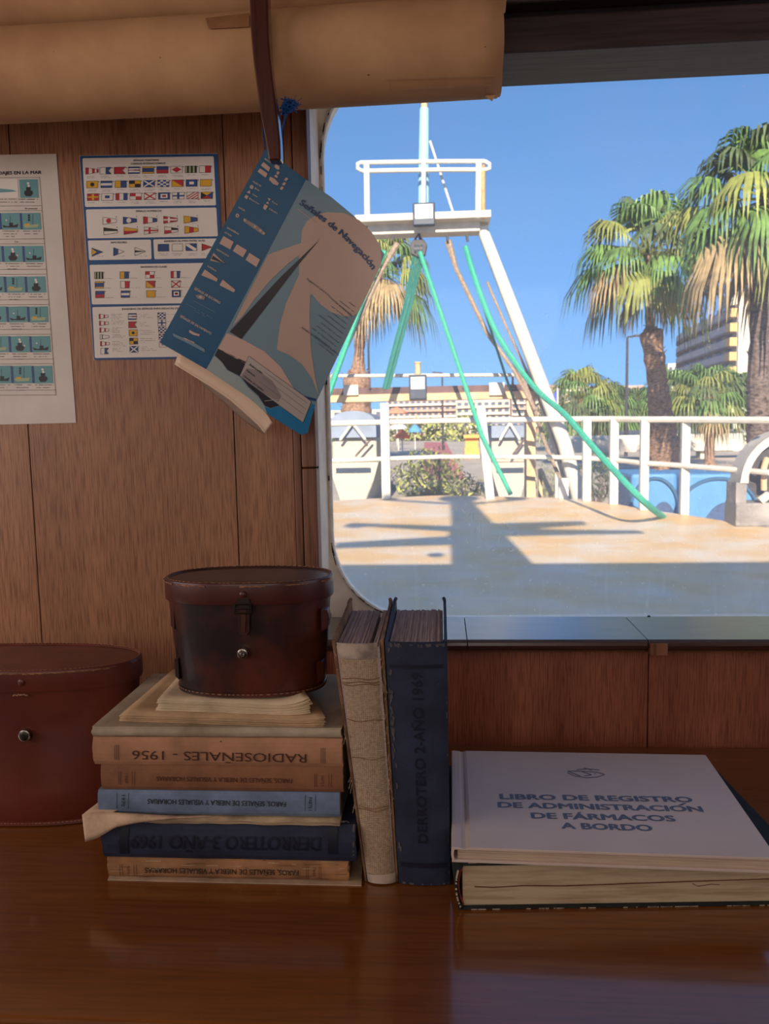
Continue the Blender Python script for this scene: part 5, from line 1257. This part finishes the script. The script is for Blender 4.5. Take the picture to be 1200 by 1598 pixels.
# crossbar with fairlead boxes
root = thing('bow_crossbar', 'buff painted crossbar with white blocks behind the bow railing', 'crossbar', (0, 13.2, deck_z(12.4)))
YX = 12.9; X_ = lambda px, py, dy=0: onY(px, py, YX + dy)
m = MB(); a, b_ = X_(470, 613), X_(838, 613); m.box(a.x, b_.x, YX, YX + .3, X_(650, 625).z, X_(650, 614).z, 'buff_beam'); m.build('lower_beam', root)
m = MB(); m.box(a.x, b_.x, YX + .05, YX + .25, X_(650, 615).z, X_(650, 603).z, 'timber_dark'); m.build('dark_plank', root)
pipe('thin_rail', [X_(470, 587), X_(838, 585)], .03, 'old_white', root)
for x in (548, 775): m = MB(); a, b_ = X_(x - 12, 602), X_(x + 12, 617); m.box(a.x, b_.x, YX - .06, YX + .0, b_.z, X_(x, 597 if x > 600 else 601).z, 'old_white'); m.build('fairlead_block', root, bevel=.01)
for x in (577, 724, 800): pipe('rail_stanchion', [X_(x, 606), X_(x, 586)], .018, 'timber_dark', root, 6)
for x in (474, 828): p = X_(x, 620, .15); m = MB(); m.box(p.x - .07, p.x + .07, p.y - .06, p.y + .06, deck_z(12.5) - 1.0, p.z, 'buff_beam'); m.build('support_post', root)
# drum guard and winch at the right
YH = deck(1175, 822).y; H_ = lambda px, py, dy=0: onY(px, py, YH + dy)
root = thing('deck_winch', 'grey deck winch under a half round cream guard at the right edge', 'winch', (H_(1235, 820).x, YH + .3, deck_z(YH)))
m = MB(); c = H_(1238, 752); rO = (c - H_(1156, 752)).length; rI = rO * .86
arc = [(math.cos(PI - PI * i / 20), math.sin(PI - PI * i / 20)) for i in range(21)]
prf = [(c.x + rO * x, c.z + rO * y * 1.02) for x, y in arc] + [(c.x + rI * x, c.z + rI * y) for x, y in reversed(arc)]
m.prism([Vector((x, YH, z)) for x, z in prf], (0, .35, 0), 'old_white'); m.build('guard_hood', root, bevel=.01)
m = MB(); m.prism([Vector((c.x + rI * x, YH + .3, c.z + rI * y)) for x, y in arc], (0, .03, 0), 'winch_grey' if 'winch_grey' in MATS else mat('winch_grey', (142, 136, 132), 0.6, var=.2, scale=5)); m.build('back_plate', root)
m = MB(); q = H_(1148, 822); m.box(q.x, q.x + 1.15, YH, YH + .4, deck_z(YH) + .0, H_(1180, 785).z, 'winch_grey'); 
m.build('base_box', root, bevel=.02)
m = MB(); m.box(q.x + .0, q.x + .12, YH + .02, YH + .34, H_(1180, 786).z, c.z, 'winch_grey'); m.build('side_cheek', root)
m = MB(); m.tube([H_(1205, 740, .1), H_(1205, 740, .3)], .30, 'steel_dark', n=20); m.build('drum', root)
m = MB(); m.tube([H_(1192, 765, .02), H_(1192, 730, .02), H_(1197, 715, .05)], .035, 'buff_beam', n=8); m.build('brake_lever', root)
m = MB(); m.tube([H_(1186, 782, .02), H_(1200, 772, .02)], .05, 'old_white', n=8); m.build('chain_stopper', root)

# ================================================================== THE QUAY
GZ = -1.55
mat('quay_concrete', (188, 176, 160), 0.9, var=.1, scale=.4)
mat('sea', (60, 90, 110), 0.1, var=.1, scale=.5)
m = MB(); m.box(-400, 600, 15.5, 900, GZ - 1.5, GZ, 'quay_concrete'); m.box(5.2, 600, -20, 15.5, GZ - 1.5, GZ, 'quay_concrete'); m.build('floor_quay', kind='structure', origin=(0, 60, GZ))
m = MB(); m.box(-400, 5.2, -40, 15.5, -2.3, -2.2, 'sea'); m.build('harbour_water', label='dark harbour water beside the hull', cat='water', kind='stuff')
mat('palm_bark', (150, 120, 98), 0.9, var=.35, scale=9, stretch=(1, 1, 2.5), bump=.8)
mat('palm_bark_dark', (104, 90, 84), 0.9, var=.35, scale=9, stretch=(1, 1, 2.5), bump=.8)
mat('frond_green', (100, 132, 68), 0.55, var=.3, scale=2.0)
mat('frond_yellow', (134, 140, 72), 0.6, var=.2, scale=2.0)
mat('frond_dark', (82, 98, 62), 0.6, var=.3, scale=2.0)
mat('frond_dead', (160, 138, 100), 0.8, var=.25, scale=2.0)
def fan(mb, o, d, L, pet, m_, r_, nb=22, droop=.35, spread=2.6):
    """one fan leaf: petiole and pleated blades that droop at their tips"""
    d = d.normalized(); side = d.cross(Vector((0, 0, 1)))
    side = side.normalized() if side.length > .05 else Vector((1, 0, 0)); nrm = side.cross(d).normalized()
    h_ = o + d * pet - Vector((0, 0, pet * .12)); mb.tube([o, o.lerp(h_, .5) + Vector((0, 0, pet * .05)), h_], [L * .022, L * .016, L * .012], 'frond_yellow', n=4, smooth=False)
    for i in range(nb):
        a = (i / (nb - 1) - .5) * spread + r_.uniform(-.03, .03); bl_ = L * (1 - .28 * abs(a) / 1.3) * r_.uniform(.9, 1.05)
        v = d * math.cos(a) + side * math.sin(a); w = bl_ * .040; px_ = (v.cross(nrm)).normalized()
        p1 = h_ + v * bl_ * .5 - Vector((0, 0, bl_ * droop * .18)); p2 = h_ + v * bl_ * .8 - Vector((0, 0, bl_ * droop * .75)); p3 = h_ + v * bl_ * .92 - Vector((0, 0, bl_ * droop * 1.5))
        up_ = nrm * w * .5
        mb.add([h_, p1 + px_ * w + up_, p1 - px_ * w, p2 + px_ * w * .7, p2 - px_ * w * .7, p3], [(0, 1, 2), (1, 3, 4, 2), (3, 5, 4)], m_)
def palm(label, px, Y, base_py, crown_py, crad, profile, seed, nl=34, dead=8, group='fan palms on the quay', bark='palm_bark', lean=None, nb=22, low=-.75):
    r_ = random.Random(seed); c = onY(px, crown_py, Y)
    b_ = onY(profile[-1][0], profile[-1][1], Y); b_.z = GZ
    root = thing('fan_palm', label, 'palm tree', (b_.x, Y, GZ), group)
    m = MB(); pts = [c - Vector((0, 0, .02))]; rs = [profile[0][2] * Y / 1250 * .8]
    for x, y, w in profile: pts.append(onY(x, y, Y)); rs.append(w * Y / 1250)
    pts.append(b_); rs.append(profile[-1][2] * Y / 1250 * 1.15)
    # refine the trunk and roughen it
    P2, R2 = [], []
    for i in range(len(pts) - 1):
        for k in range(6): t = k / 6; P2.append(pts[i].lerp(pts[i + 1], t)); R2.append((rs[i] * (1 - t) + rs[i + 1] * t) * r_.uniform(.88, 1.12))
    P2.append(pts[-1]); R2.append(rs[-1]); m.tube(P2, R2, bark, n=14, smooth=False)
    for i in range(60):
        t = r_.random(); k = min(int(t * (len(P2) - 1)), len(P2) - 2); p = P2[k]; a = r_.uniform(0, 2 * PI); w = R2[k]; o = p + Vector((math.cos(a) * w, math.sin(a) * w, r_.uniform(-.2, .2)))
        v = Vector((math.cos(a), math.sin(a), .9)) * w * r_.uniform(.3, .6); m.add([o + Vector((-math.sin(a), math.cos(a), 0)) * w * .25, o - Vector((-math.sin(a), math.cos(a), 0)) * w * .25, o + v], [(0, 1, 2)], bark)
    m.build('trunk', root)
    m = MB(); ga = PI * (3 - math.sqrt(5))
    for i in range(nl):
        t = i / nl; el = 1.35 - t * (1.35 - low); az = i * ga + r_.uniform(-.25, .25)
        d = Vector((math.cos(az) * math.cos(el), math.sin(az) * math.cos(el), math.sin(el)))
        m_ = r_.choice(('frond_green', 'frond_green', 'frond_dark', 'frond_yellow') if t < .75 else ('frond_yellow', 'frond_green', 'frond_dark', 'frond_dead'))
        fan(m, c + Vector((0, 0, .02)), d, crad * r_.uniform(.5, .62), crad * r_.uniform(.42, .55), m_, r_, nb=nb, droop=.45 + .45 * t)
    m.build('crown', root)
    if dead:
        m = MB()
        for i in range(dead):
            az = i * ga * 1.3 + r_.uniform(-.3, .3); el = r_.uniform(-1.2, -.8); d = Vector((math.cos(az) * math.cos(el), math.sin(az) * math.cos(el), math.sin(el)))
            fan(m, c - Vector((0, 0, crad * .08)), d, crad * .5, crad * r_.uniform(.2, .35), 'frond_dead', r_, nb=14, droop=.3, spread=1.5)
        m.build('dead_leaves', root)
palm('tall fan palm with shaggy lower trunk, between the gantry and the apartment block', 1010, 30, 730, 396, 3.0, [(1012, 440, 6), (1014, 510, 7), (1016, 520, 17), (1024, 580, 16), (1030, 640, 17), (1034, 690, 24), (1038, 728, 23)], 11, nl=32, dead=4, low=-.65)
palm('large fan palm cut by the right edge of the photo', 1197, 22, 660, 312, 2.85, [(1192, 400, 16), (1188, 430, 15), (1185, 520, 14), (1184, 600, 16), (1184, 680, 18)], 23, nl=38, dead=10, bark='palm_bark_dark')
palm('fan palm behind the gantry, seen through the green ropes', 596, 42, 600, 425, 3.1, [(585, 470, 8), (566, 490, 8), (561, 540, 8), (559, 575, 10), (557, 590, 22), (556, 640, 24)], 37, nl=30, dead=8)
for i, (px, cy_, Y, cr, tb_, w) in enumerate(((905, 622, 62, 3.6, 712, 6), (950, 636, 66, 3.2, 712, 5), (1107, 618, 38, 2.3, 726, 9), (1055, 622, 70, 4.0, 712, 6), (1158, 622, 60, 3.4, 712, 6), (985, 640, 72, 3.2, 712, 5))):
    palm(('short bushy palm right of the gantry leg, leftmost of the low row', 'short bushy palm just left of the dark street lamp', 'low palm with orange fruit and a bare trunk in front of the white overpass', 'low palm right behind the shaggy palm trunk', 'low palm below the curved apartment block, beside the large palm', 'low palm between the street lamp and the shaggy trunk')[i], px, Y, tb_, cy_, cr, [(px, cy_ + 30, w), (px, (cy_ + tb_) / 2 + 15, w * .8), (px, tb_, w)], 50 + i, nl=40, dead=3, group='low palms behind the railing', nb=16, low=-.6)
# orange fruit clusters on the near low palm
mat('orange_fruit', (222, 140, 50), 0.7, var=.15)
m = MB(); r_ = random.Random(9)
for k in range(40): p = onY(1107, 656, 37.6) + Vector((r_.uniform(-.32, .32), r_.uniform(-.3, .1), r_.uniform(-.25, .2))); m.ball(p, .09, 'orange_fruit', n=6)
fr_ = m.build('fruit_cluster', [o for o in COL.objects if o.name.startswith('fan_palm') and 'orange fruit' in o.get('label', '')][0])
# shrubs
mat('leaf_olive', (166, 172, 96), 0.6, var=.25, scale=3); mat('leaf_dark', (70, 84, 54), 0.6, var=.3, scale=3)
def shrub(label, px, py, Y, rx, rz_, seed, n_=700, mats=('leaf_olive', 'leaf_olive', 'leaf_dark'), name='shrub', tall=False, grp='shrubs on the quay'):
    r_ = random.Random(seed); c = onY(px, py, Y); root = thing(name, label, 'shrub', (c.x, Y, GZ), grp)
    m = MB()
    for k in range(9): a = r_.uniform(0, 2 * PI); m.tube([(c.x, Y, GZ), (c.x + math.cos(a) * rx * .3, Y + math.sin(a) * rx * .3, (c.z + GZ) / 2), (c.x + math.cos(a) * rx * .6, Y + math.sin(a) * rx * .6, c.z + rz_ * .3)], [rx * .04, rx * .03, rx * .015], 'palm_bark_dark', n=5)
    m.build('branches', root); m = MB()
    for k in range(n_):
        v = Vector((r_.gauss(0, 1), r_.gauss(0, 1), r_.gauss(0, 1))).normalized(); f = r_.uniform(.45, 1) * (1 + .22 * noise.noise(v * 2.5 + Vector((seed, 0, 0))))
        p = Vector((c.x + v.x * rx * f, Y + v.y * rx * .8 * f, max(GZ + .03, c.z + v.z * rz_ * f))); s_ = rx * .10 * r_.uniform(.6, 1.3)
        a = Vector((r_.gauss(0, 1), r_.gauss(0, 1), r_.gauss(0, 1) + .6)).normalized() * s_; b_ = a.cross(Vector((r_.gauss(0, 1), r_.gauss(0, 1), r_.gauss(0, 1)))).normalized() * s_ * .3
        m.add([p - a, p + b_, p + a, p - b_], [(0, 1, 2, 3)], r_.choice(mats))
    m.build('foliage', root)
shrub('large olive green bush behind the deck, between the two thick rail posts', 672, 742, 24, 1.05, .85, 1, 1100)
shrub('smaller low olive bush touching the left of the leaning rail post', 728, 765, 22, .62, .45, 2, 600)
shrub('dark shrub, just right of the left thick rail post', 620, 758, 26, .5, .6, 3, 500, ('leaf_dark', 'leaf_dark', 'leaf_olive'))
shrub('tuft of green plants right of the tan post beside the gantry leg', 856, 755, 20, .42, .6, 4, 500)
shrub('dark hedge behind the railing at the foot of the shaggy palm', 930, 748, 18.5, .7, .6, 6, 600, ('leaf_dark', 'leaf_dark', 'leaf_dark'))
# red paved strip, stalls and awnings in the distance
mat('red_paving', (188, 112, 112), 0.9, var=.1, scale=.5)
m = MB(); pts = [onZ(x, y, GZ + .02) for x, y in ((660, 748), (728, 748), (696, 690), (662, 690))]; m.prism([p - Vector((0, 0, .02)) for p in pts], (0, 0, .004), 'red_paving'); m.build('red_carpet', label='strip of red paving leading away over the quay', cat='paving')
def parasol(px, Y, hpx, wpx, col, label, i):
    mat('parasol_' + col[0], col[1], 0.7, var=.06); b_ = onZ(px, 700, GZ) * 0; b_ = onY(px, 700, Y); b_.z = GZ; w = wpx * Y / 1250 / 2; h_ = hpx
    root = thing('parasol', label, 'parasol', (b_.x, Y, GZ), 'market parasols on the far quay')
    m = MB(); m.tube([b_, b_ + Vector((0, 0, h_))], .05, 'rail_white', n=6); m.build('pole', root)
    m = MB(); n_ = 8; z0_ = h_ - .55; w *= 1.5
    m.loft([[b_ + Vector((w * k * math.cos(2 * PI * j / n_), w * k * math.sin(2 * PI * j / n_), z)) for j in range(n_)] for k, z in ((1, z0_ - .15), (1, z0_), (.5, z0_ + .33), (.05, h_))], 'parasol_' + col[0], smooth=False); m.build('canopy', root)
for i, (px, Y, w, h_, col, lb) in enumerate(((596, 66, 14, 3.2, ('red', (214, 70, 66)), 'red parasol on the quay, just left of the thick rail post'), (600, 58, 10, 1.5, ('orange', (232, 110, 60)), 'small orange parasol low beside the left thick rail post'),
    (622, 72, 18, 2.6, ('white', (226, 226, 226)), 'white parasol just right of the left thick rail post'), (628, 60, 16, 1.9, ('orange', (232, 150, 110)), 'peach parasol in front of the white one'),
    (648, 70, 14, 2.3, ('sky', (90, 150, 206)), 'blue parasol left of the red paving'), (620, 90, 22, 4.3, ('rust', (222, 140, 110)), 'rusty parasol highest among the market parasols'))):
    parasol(px, Y, h_, w, col, lb, i)
m = MB(); p = onY(736, 700, 50); mat('kiosk_orange', (226, 160, 80), .7, var=.1)
m.box(p.x - .45, p.x + .45, 49.6, 50.4, GZ, GZ + .7, 'kiosk_orange'); m.box(p.x - .5, p.x + .5, 49.5, 50.5, GZ + 1.3, GZ + 1.5, 'kiosk_orange'); m.box(p.x - .4, p.x + .4, 49.9, 50.3, GZ + .7, GZ + 1.3, 'kiosk_orange'); m.build('sales_kiosk', label='small orange kiosk behind the leaning rail post', cat='kiosk')
# boats standing behind the bow
mat('canopy_grey', (130, 142, 160), 0.7, var=.08, scale=2); mat('boat_cream', (182, 172, 156), .5, var=.04); mat('dark_glass', (60, 70, 84), .2, var=.1)
def workboat(label, px0, px1, Y, dome):
    a = onY(px0, 700, Y); b_ = onY(px1, 700, Y); x0, x1_ = a.x, b_.x; cx = (x0 + x1_) / 2; w = (x1_ - x0) / 2
    Z = lambda py: onY((px0 + px1) / 2, py, Y).z
    root = thing('moored_boat', label, 'boat', (cx, Y + 3, GZ), 'grey roofed boats beyond the bow')
    m = MB(); hs_ = []
    for t, k in ((0, 1), (.5, .96), (.8, .7), (1, .25)):
        y = Y + t * 7; hs_.append([Vector((cx - w * k, y, Z(722))), Vector((cx - w * k * .8, y, Z(750))), Vector((cx - w * .4 * k, y, GZ)), Vector((cx + w * .4 * k, y, GZ)), Vector((cx + w * k * .8, y, Z(750))), Vector((cx + w * k, y, Z(722)))])
    m.loft(hs_, 'boat_cream', smooth=False); m.build('hull', root)
    m = MB(); m.box(cx - w * .9, cx + w * .9, Y + .3, Y + 4, Z(722), Z(683), 'boat_cream'); m.build('cabin', root, bevel=.04)
    m = MB(); m.box(cx - w * .92, cx + w * .92, Y + .1, Y + 4.2, Z(683), Z(663), 'canopy_grey'); m.build('side_screen', root)
    m = MB(); n_ = 12; top = Z(dome) - Z(660)
    m.prism([Vector((cx + w * .95 * math.cos(PI * i / n_), Y, Z(661) + top * math.sin(PI * i / n_))) for i in range(n_ + 1)], (0, 4.3, 0), 'canopy_grey'); m.build('roof', root)
    for s_ in (-1, 1): m = MB(); m.tube([(cx, Y - .03, Z(660)), (cx + s_ * w * .5, Y - .03, Z(686)), (cx + s_ * w * .5, Y - .02, Z(686))], .035, 'rail_white', n=6); m.build('roof_strut', root)
    m = MB(); m.tube([(cx + w * .75, Y - .05, Z(685)), (cx + w * .1, Y - .05, Z(712))], .03, 'palm_bark_dark', n=6); m.build('boat_hook', root)
    m = MB(); m.box(cx - w * .7, cx + w * .7, Y - .02, Y + .01, Z(738), Z(730), 'dark_glass'); m.build('dark_stripe', root)
workboat('cream boat with arched grey roof, left beyond the deck railing', 512, 590, 19, 640)
workboat('cream boat with flat grey roof, right of the leaning rail post', 765, 826, 20, 655)
# tan mooring post and strut
m = MB(); p = onY(827, 775, 14.2); m.box(p.x - .09, p.x + .09, 14.1, 14.3, GZ + .1, onY(827, 640, 14.2).z, 'buff_beam'); m.build('mooring_post', label='thick tan post standing just left of the gantry leg foot', cat='post')
m = MB(); m.tube([onY(843, 732, 14.2), onY(860, 772, 14.0)], .04, 'buff_beam', n=6); m.box(onY(843, 732, 14.2).x - .03, onY(843, 732, 14.2).x + .03, 14.15, 14.25, GZ, onY(843, 732, 14.2).z, 'buff_beam'); m.build('timber_prop', label='thin slanting tan timber right of the mooring post', cat='timber')
mat('flag_blue', (60, 84, 190), .7, var=.1)
m = MB(); m.prism([onY(858, 622, 16), onY(869, 609, 16), onY(869, 636, 16), onY(858, 644, 16)], (0, .02, 0), 'flag_blue'); m.tube([onY(870, 606, 16.05), onY(870, 720, 16.05)], .02, 'rail_white', n=6)
q_ = onY(870, 720, 16.05); m.box(q_.x - .05, q_.x + .05, 16, 16.1, GZ, q_.z, 'rail_white'); m.build('blue_flag', label='small blue flag on a thin pole beside the right gantry leg', cat='flag')
# blue tanks on the quay
mat('tank_blue', (78, 134, 184), .45, var=.05, scale=3); mat('tank_rib', (44, 88, 124), .5, var=.1); mat('tank_dark', (52, 76, 116), .6, var=.15)
def tank(label, px0, px1, Y, seed):
    a, b_ = onY(px0, 740, Y), onY(px1, 740, Y); w = b_.x - a.x; cx = (a.x + b_.x) / 2; zt = onY((px0 + px1) / 2, 739, Y).z
    root = thing('blue_tank', label, 'tank', (cx, Y + .7, GZ), 'blue tanks beyond the railing')
    m = MB(); m.box(a.x, b_.x, Y, Y + 1.4, GZ, zt, 'tank_blue'); m.build('tank_body', root, bevel=.06)
    arc = [Vector((cx + w * .52 * math.cos(PI * i / 18), Y - .02, zt - .62 + .54 * math.sin(PI * i / 18))) for i in range(19)]
    m = MB(); m.tube(arc, .03, 'tank_rib', n=6); m.build('raised_rib', root)
    m = MB(); r0 = w * .36; cc = Vector((cx + w * (.12 if seed else .2), Y - .012, zt - 1.22)); m.prism([cc + Vector((r0 * math.cos(PI * i / 16), 0, .75 * math.sin(PI * i / 16))) for i in range(17)], (0, .02, 0), 'tank_dark'); m.build('dark_half_disc', root)  # flat dark half disc on the tank's front
tank('blue tank beyond the railing, behind the second post from the right', 985, 1058, 13.6, 0); tank('larger blue tank beyond the railing, next to the winch guard', 1062, 1180, 13.4, 1)
# overpass, marquee, parked cars, street lamps
mat('overpass_cream', (206, 194, 176), .8, var=.05, scale=.5)
root = thing('overpass', 'low cream concrete overpass crossing behind the palms at the right', 'overpass', (20, 46, GZ))
m = MB(); a = onY(860, 690, 45); b_ = onY(1260, 690, 45); m.box(a.x, b_.x + 10, 45, 46.5, onY(1000, 705, 45).z, onY(1000, 684, 45).z, 'overpass_cream'); m.build('bridge_deck', root)
m = MB(); m.box(a.x, b_.x + 10, 45.6, 45.7, onY(1000, 684, 45).z, onY(1000, 682, 45).z + .1, 'rail_white'); m.build('guard_rail', root)
for k in range(7): x = a.x + 3 + k * 5.5; m = MB(); m.box(x - .3, x + .3, 45.4, 46.2, GZ, onY(1000, 705, 45).z, 'overpass_cream'); m.build('pier', root)
root = thing('flat_roof_pavilion', 'white flat roofed pavilion on pillars behind the right palm trunk', 'pavilion', (22, 58, GZ))
m = MB(); a, b_ = onY(1138, 640, 56), onY(1240, 640, 56); m.box(a.x, b_.x, 55.5, 62, onY(1160, 644, 56).z, onY(1160, 636, 56).z, 'rail_white'); m.build('roof', root)
for px in (1150, 1180, 1215): p = onY(px, 650, 56); m = MB(); m.box(p.x - .2, p.x + .2, 56, 56.4, GZ, onY(px, 644, 56).z, 'rail_white'); m.build('pillar', root)
mat('car_grey', (150, 154, 164), .3, var=.05); mat('car_dark', (60, 66, 80), .3, var=.05); mat('tyre', (24, 24, 26), .8)
def car(label, px, Y, col):
    p = onY(px, 720, Y); root = thing('parked_car', label, 'car', (p.x, Y, GZ), 'cars parked under the overpass')
    pr = [(-2.1, .35), (-2.1, .8), (-1.3, .95), (-.8, 1.42), (.7, 1.45), (1.3, 1.0), (2.0, .9), (2.15, .4)]
    m = MB(); m.prism([Vector((p.x + x, Y, GZ + z)) for x, z in pr], (0, 1.7, 0), col); bd = m.build('car_body', root, bevel=.06)
    m = MB(); m.prism([Vector((p.x + x, Y - .01, GZ + z)) for x, z in ((-1.1, .98), (-.75, 1.34), (.62, 1.36), (1.05, 1.0))], (0, .02, 0), 'dark_glass'); m.build('side_window', root)
    for x in (-1.35, 1.35):
        m = MB(); m.tube([(p.x + x, Y - .03, GZ + .33), (p.x + x, Y + .2, GZ + .33)], .33, 'tyre', n=16); m.build('wheel', root)
car('silver parked car right of the low palm trunk', 1140, 56, 'car_grey'); car('dark parked car left of the low palm trunk', 1075, 58, 'car_dark'); car('dark parked car between the shaggy palm and the railing posts', 985, 60, 'car_dark')
def lamp(label, px, top, Y, arm_, m_='steel_dark'):
    t_ = onY(px, top, Y); root = thing('street_lamp', label, 'street lamp', (t_.x, Y, GZ), 'street lamps')
    m = MB(); m.tube([(t_.x, Y, GZ), t_], [.11, .07], m_, n=8); m.build('pole', root)
    m = MB(); m.tube([t_, t_ + Vector((arm_, 0, .05))], .06, m_, n=6); m.box(min(t_.x + arm_, t_.x + arm_ * 1.7), max(t_.x + arm_, t_.x + arm_ * 1.7), Y - .12, Y + .12, t_.z, t_.z + .12, m_); m.build('lamp_head', root)
lamp('tall dark street lamp standing alone left of the shaggy palm', 979, 526, 50, .4)
lamp('thin street lamp behind the fan palm left of the gantry', 574, 500, 60, .3)
lamp('thin dark street lamp right of the crossbar floodlight', 690, 582, 70, -.5)
# curved apartment block
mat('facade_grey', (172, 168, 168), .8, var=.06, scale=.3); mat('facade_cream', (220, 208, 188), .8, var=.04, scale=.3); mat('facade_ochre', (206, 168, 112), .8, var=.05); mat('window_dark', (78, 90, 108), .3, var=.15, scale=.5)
root = thing('apartment_block', 'tall curved apartment block with balconies and a bright cream end wall', 'building', (45, 128, GZ))
X0, Y0b = onY(1148, 600, 110).x, 110
def fpt(t, off=0.0):     # facade curve, t 0 near .. 1 far
    y = Y0b + 48 * t; x = X0 + 3.0 * t + 5.5 * max(0, t - .55) ** 2 * 5 - off; return Vector((x, y, 0))
ztop = onY(1150, 474, Y0b).z; nf = 8; fh = (ztop - GZ) / (nf + 1.2)
n_ = 20; pts = [fpt(i / n_) for i in range(n_ + 1)] + [Vector((X0 + 22, Y0b + 48, 0)), Vector((onY(1250, 600, 110).x, Y0b, 0))]
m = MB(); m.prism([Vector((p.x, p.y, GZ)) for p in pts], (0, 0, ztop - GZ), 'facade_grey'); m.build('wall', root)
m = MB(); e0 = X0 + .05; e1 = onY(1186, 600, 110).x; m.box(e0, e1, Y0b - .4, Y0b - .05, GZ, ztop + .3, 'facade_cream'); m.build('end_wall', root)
for k in range(nf):
    z = ztop - fh * (k + .95)
    m = MB(); ou = [fpt(i / n_, 0.95) + Vector((0, 0, z)) for i in range(n_ + 1)]; inn = [fpt(i / n_, 0) + Vector((0, 0, z)) for i in range(n_ + 1)]
    m.prism(ou + list(reversed(inn)), (0, 0, .25), 'facade_grey'); m.prism(ou + [p + Vector((.12, 0, 0)) for p in reversed(ou)], (0, 0, 1.15), 'facade_grey'); m.build('balcony', root)
    m = MB()
    for i in range(1, n_, 2):
        a = fpt(i / n_, .05) + Vector((0, 0, z + .3)); b_ = fpt((i + 1) / n_, .05) + Vector((0, 0, z + .3)); m.prism([a, b_, b_ + Vector((0, 0, 1.9)), a + Vector((0, 0, 1.9))], (.03, 0, 0), 'window_dark')
    m.build('window', root)
    m = MB(); m.box(X0 - 1.0, X0 - .05, Y0b - .3, Y0b + 1.4, z + .1, z + 1.2, 'facade_ochre'); m.build('balcony_end', root)
m = MB(); m.box(X0 - .6, X0 + 1.2, Y0b + 1, Y0b + 4, ztop, ztop + 1.6, 'facade_cream'); m.build('roof_stair_tower', root); m = MB(); p = onY(1183, 465, 112); m.box(p.x - .7, p.x + .7, 111, 114, ztop, ztop + 2.4, 'facade_cream'); m.build('chimney', root)
m = MB(); p = onY(1133, 478, 114); m.ball((p.x + 1.5, 113, ztop + 1.3), .8, 'facade_cream', n=10); m.build('water_tank', root)
def blockb(label, px0, px1, top, Y, dep, col, floors, cat='building', nwin=8):
    a, b_ = onY(px0, 650, Y), onY(px1, 650, Y); zt = onY((px0 + px1) / 2, top, Y).z; root = thing('distant_building', label, cat, ((a.x + b_.x) / 2, Y + dep / 2, GZ), 'buildings beyond the harbour')
    m = MB(); m.box(a.x, b_.x, Y, Y + dep, GZ, zt, col); m.build('wall', root); h_ = (zt - GZ) / (floors + .3)
    for k in range(floors):
        z = GZ + h_ * (k + .25); m = MB(); w = (b_.x - a.x) / nwin
        m.box(a.x + w * .1, b_.x - w * .1, Y - .9, Y, z - .15 * h_, z + .18 * h_, 'facade_cream' if k % 2 else col); m.build('balcony', root)
        m = MB()
        for j in range(nwin): m.box(a.x + w * (j + .2), a.x + w * (j + .8), Y - .05, Y + .1, z + .22 * h_, z + .68 * h_, 'window_dark')
        m.build('window', root)
mat('facade_pink', (176, 148, 134), .8, var=.1, scale=.2); mat('facade_sand', (190, 176, 160), .8, var=.1, scale=.2)
blockb('low sandy terraced block at the far left, behind the arched boat roof', 470, 600, 640, 170, 14, 'facade_sand', 4)
blockb('long pinkish terraced block under the crossbar floodlight', 604, 712, 622, 180, 16, 'facade_pink', 6, nwin=12)
blockb('sandy terraced block behind the leaning rail post', 712, 796, 624, 175, 14, 'facade_sand', 5)
blockb('pinkish block right behind the gantry leg', 798, 905, 601, 210, 14, 'facade_pink', 8, nwin=10)
blockb('pale terraced block behind the dark street lamp', 908, 1005, 602, 240, 14, 'facade_pink', 7, nwin=10)
blockb('small cream block left of the curved apartment block', 1041, 1074, 567, 180, 12, 'facade_cream', 7, nwin=4)
blockb('sandy block behind the low palms', 1000, 1060, 625, 200, 12, 'facade_sand', 4, nwin=6)
blockb('grey block right of the bright end wall', 1150, 1290, 585, 85, 12, 'facade_grey', 6, nwin=8)
# street trees far behind
for i, (px, py, Y, rx, rz_) in enumerate(((660, 672, 120, 6, 2), (735, 670, 110, 4, 2.4), (560, 690, 120, 6, 2.2), (870, 655, 95, 3.2, 3.2), (1010, 655, 90, 5, 3.4), (1080, 655, 92, 4, 3))):
    shrub(('round green tree line above the white parasol', 'green tree above the orange kiosk', 'green tree line beyond the left boat', 'green tree right behind the gantry leg', 'wide green tree behind the shaggy palm', 'green tree behind the orange fruited palm')[i], px, py, Y, rx, rz_, 60 + i, 500, name='leafy_tree', grp='trees on the far quay')
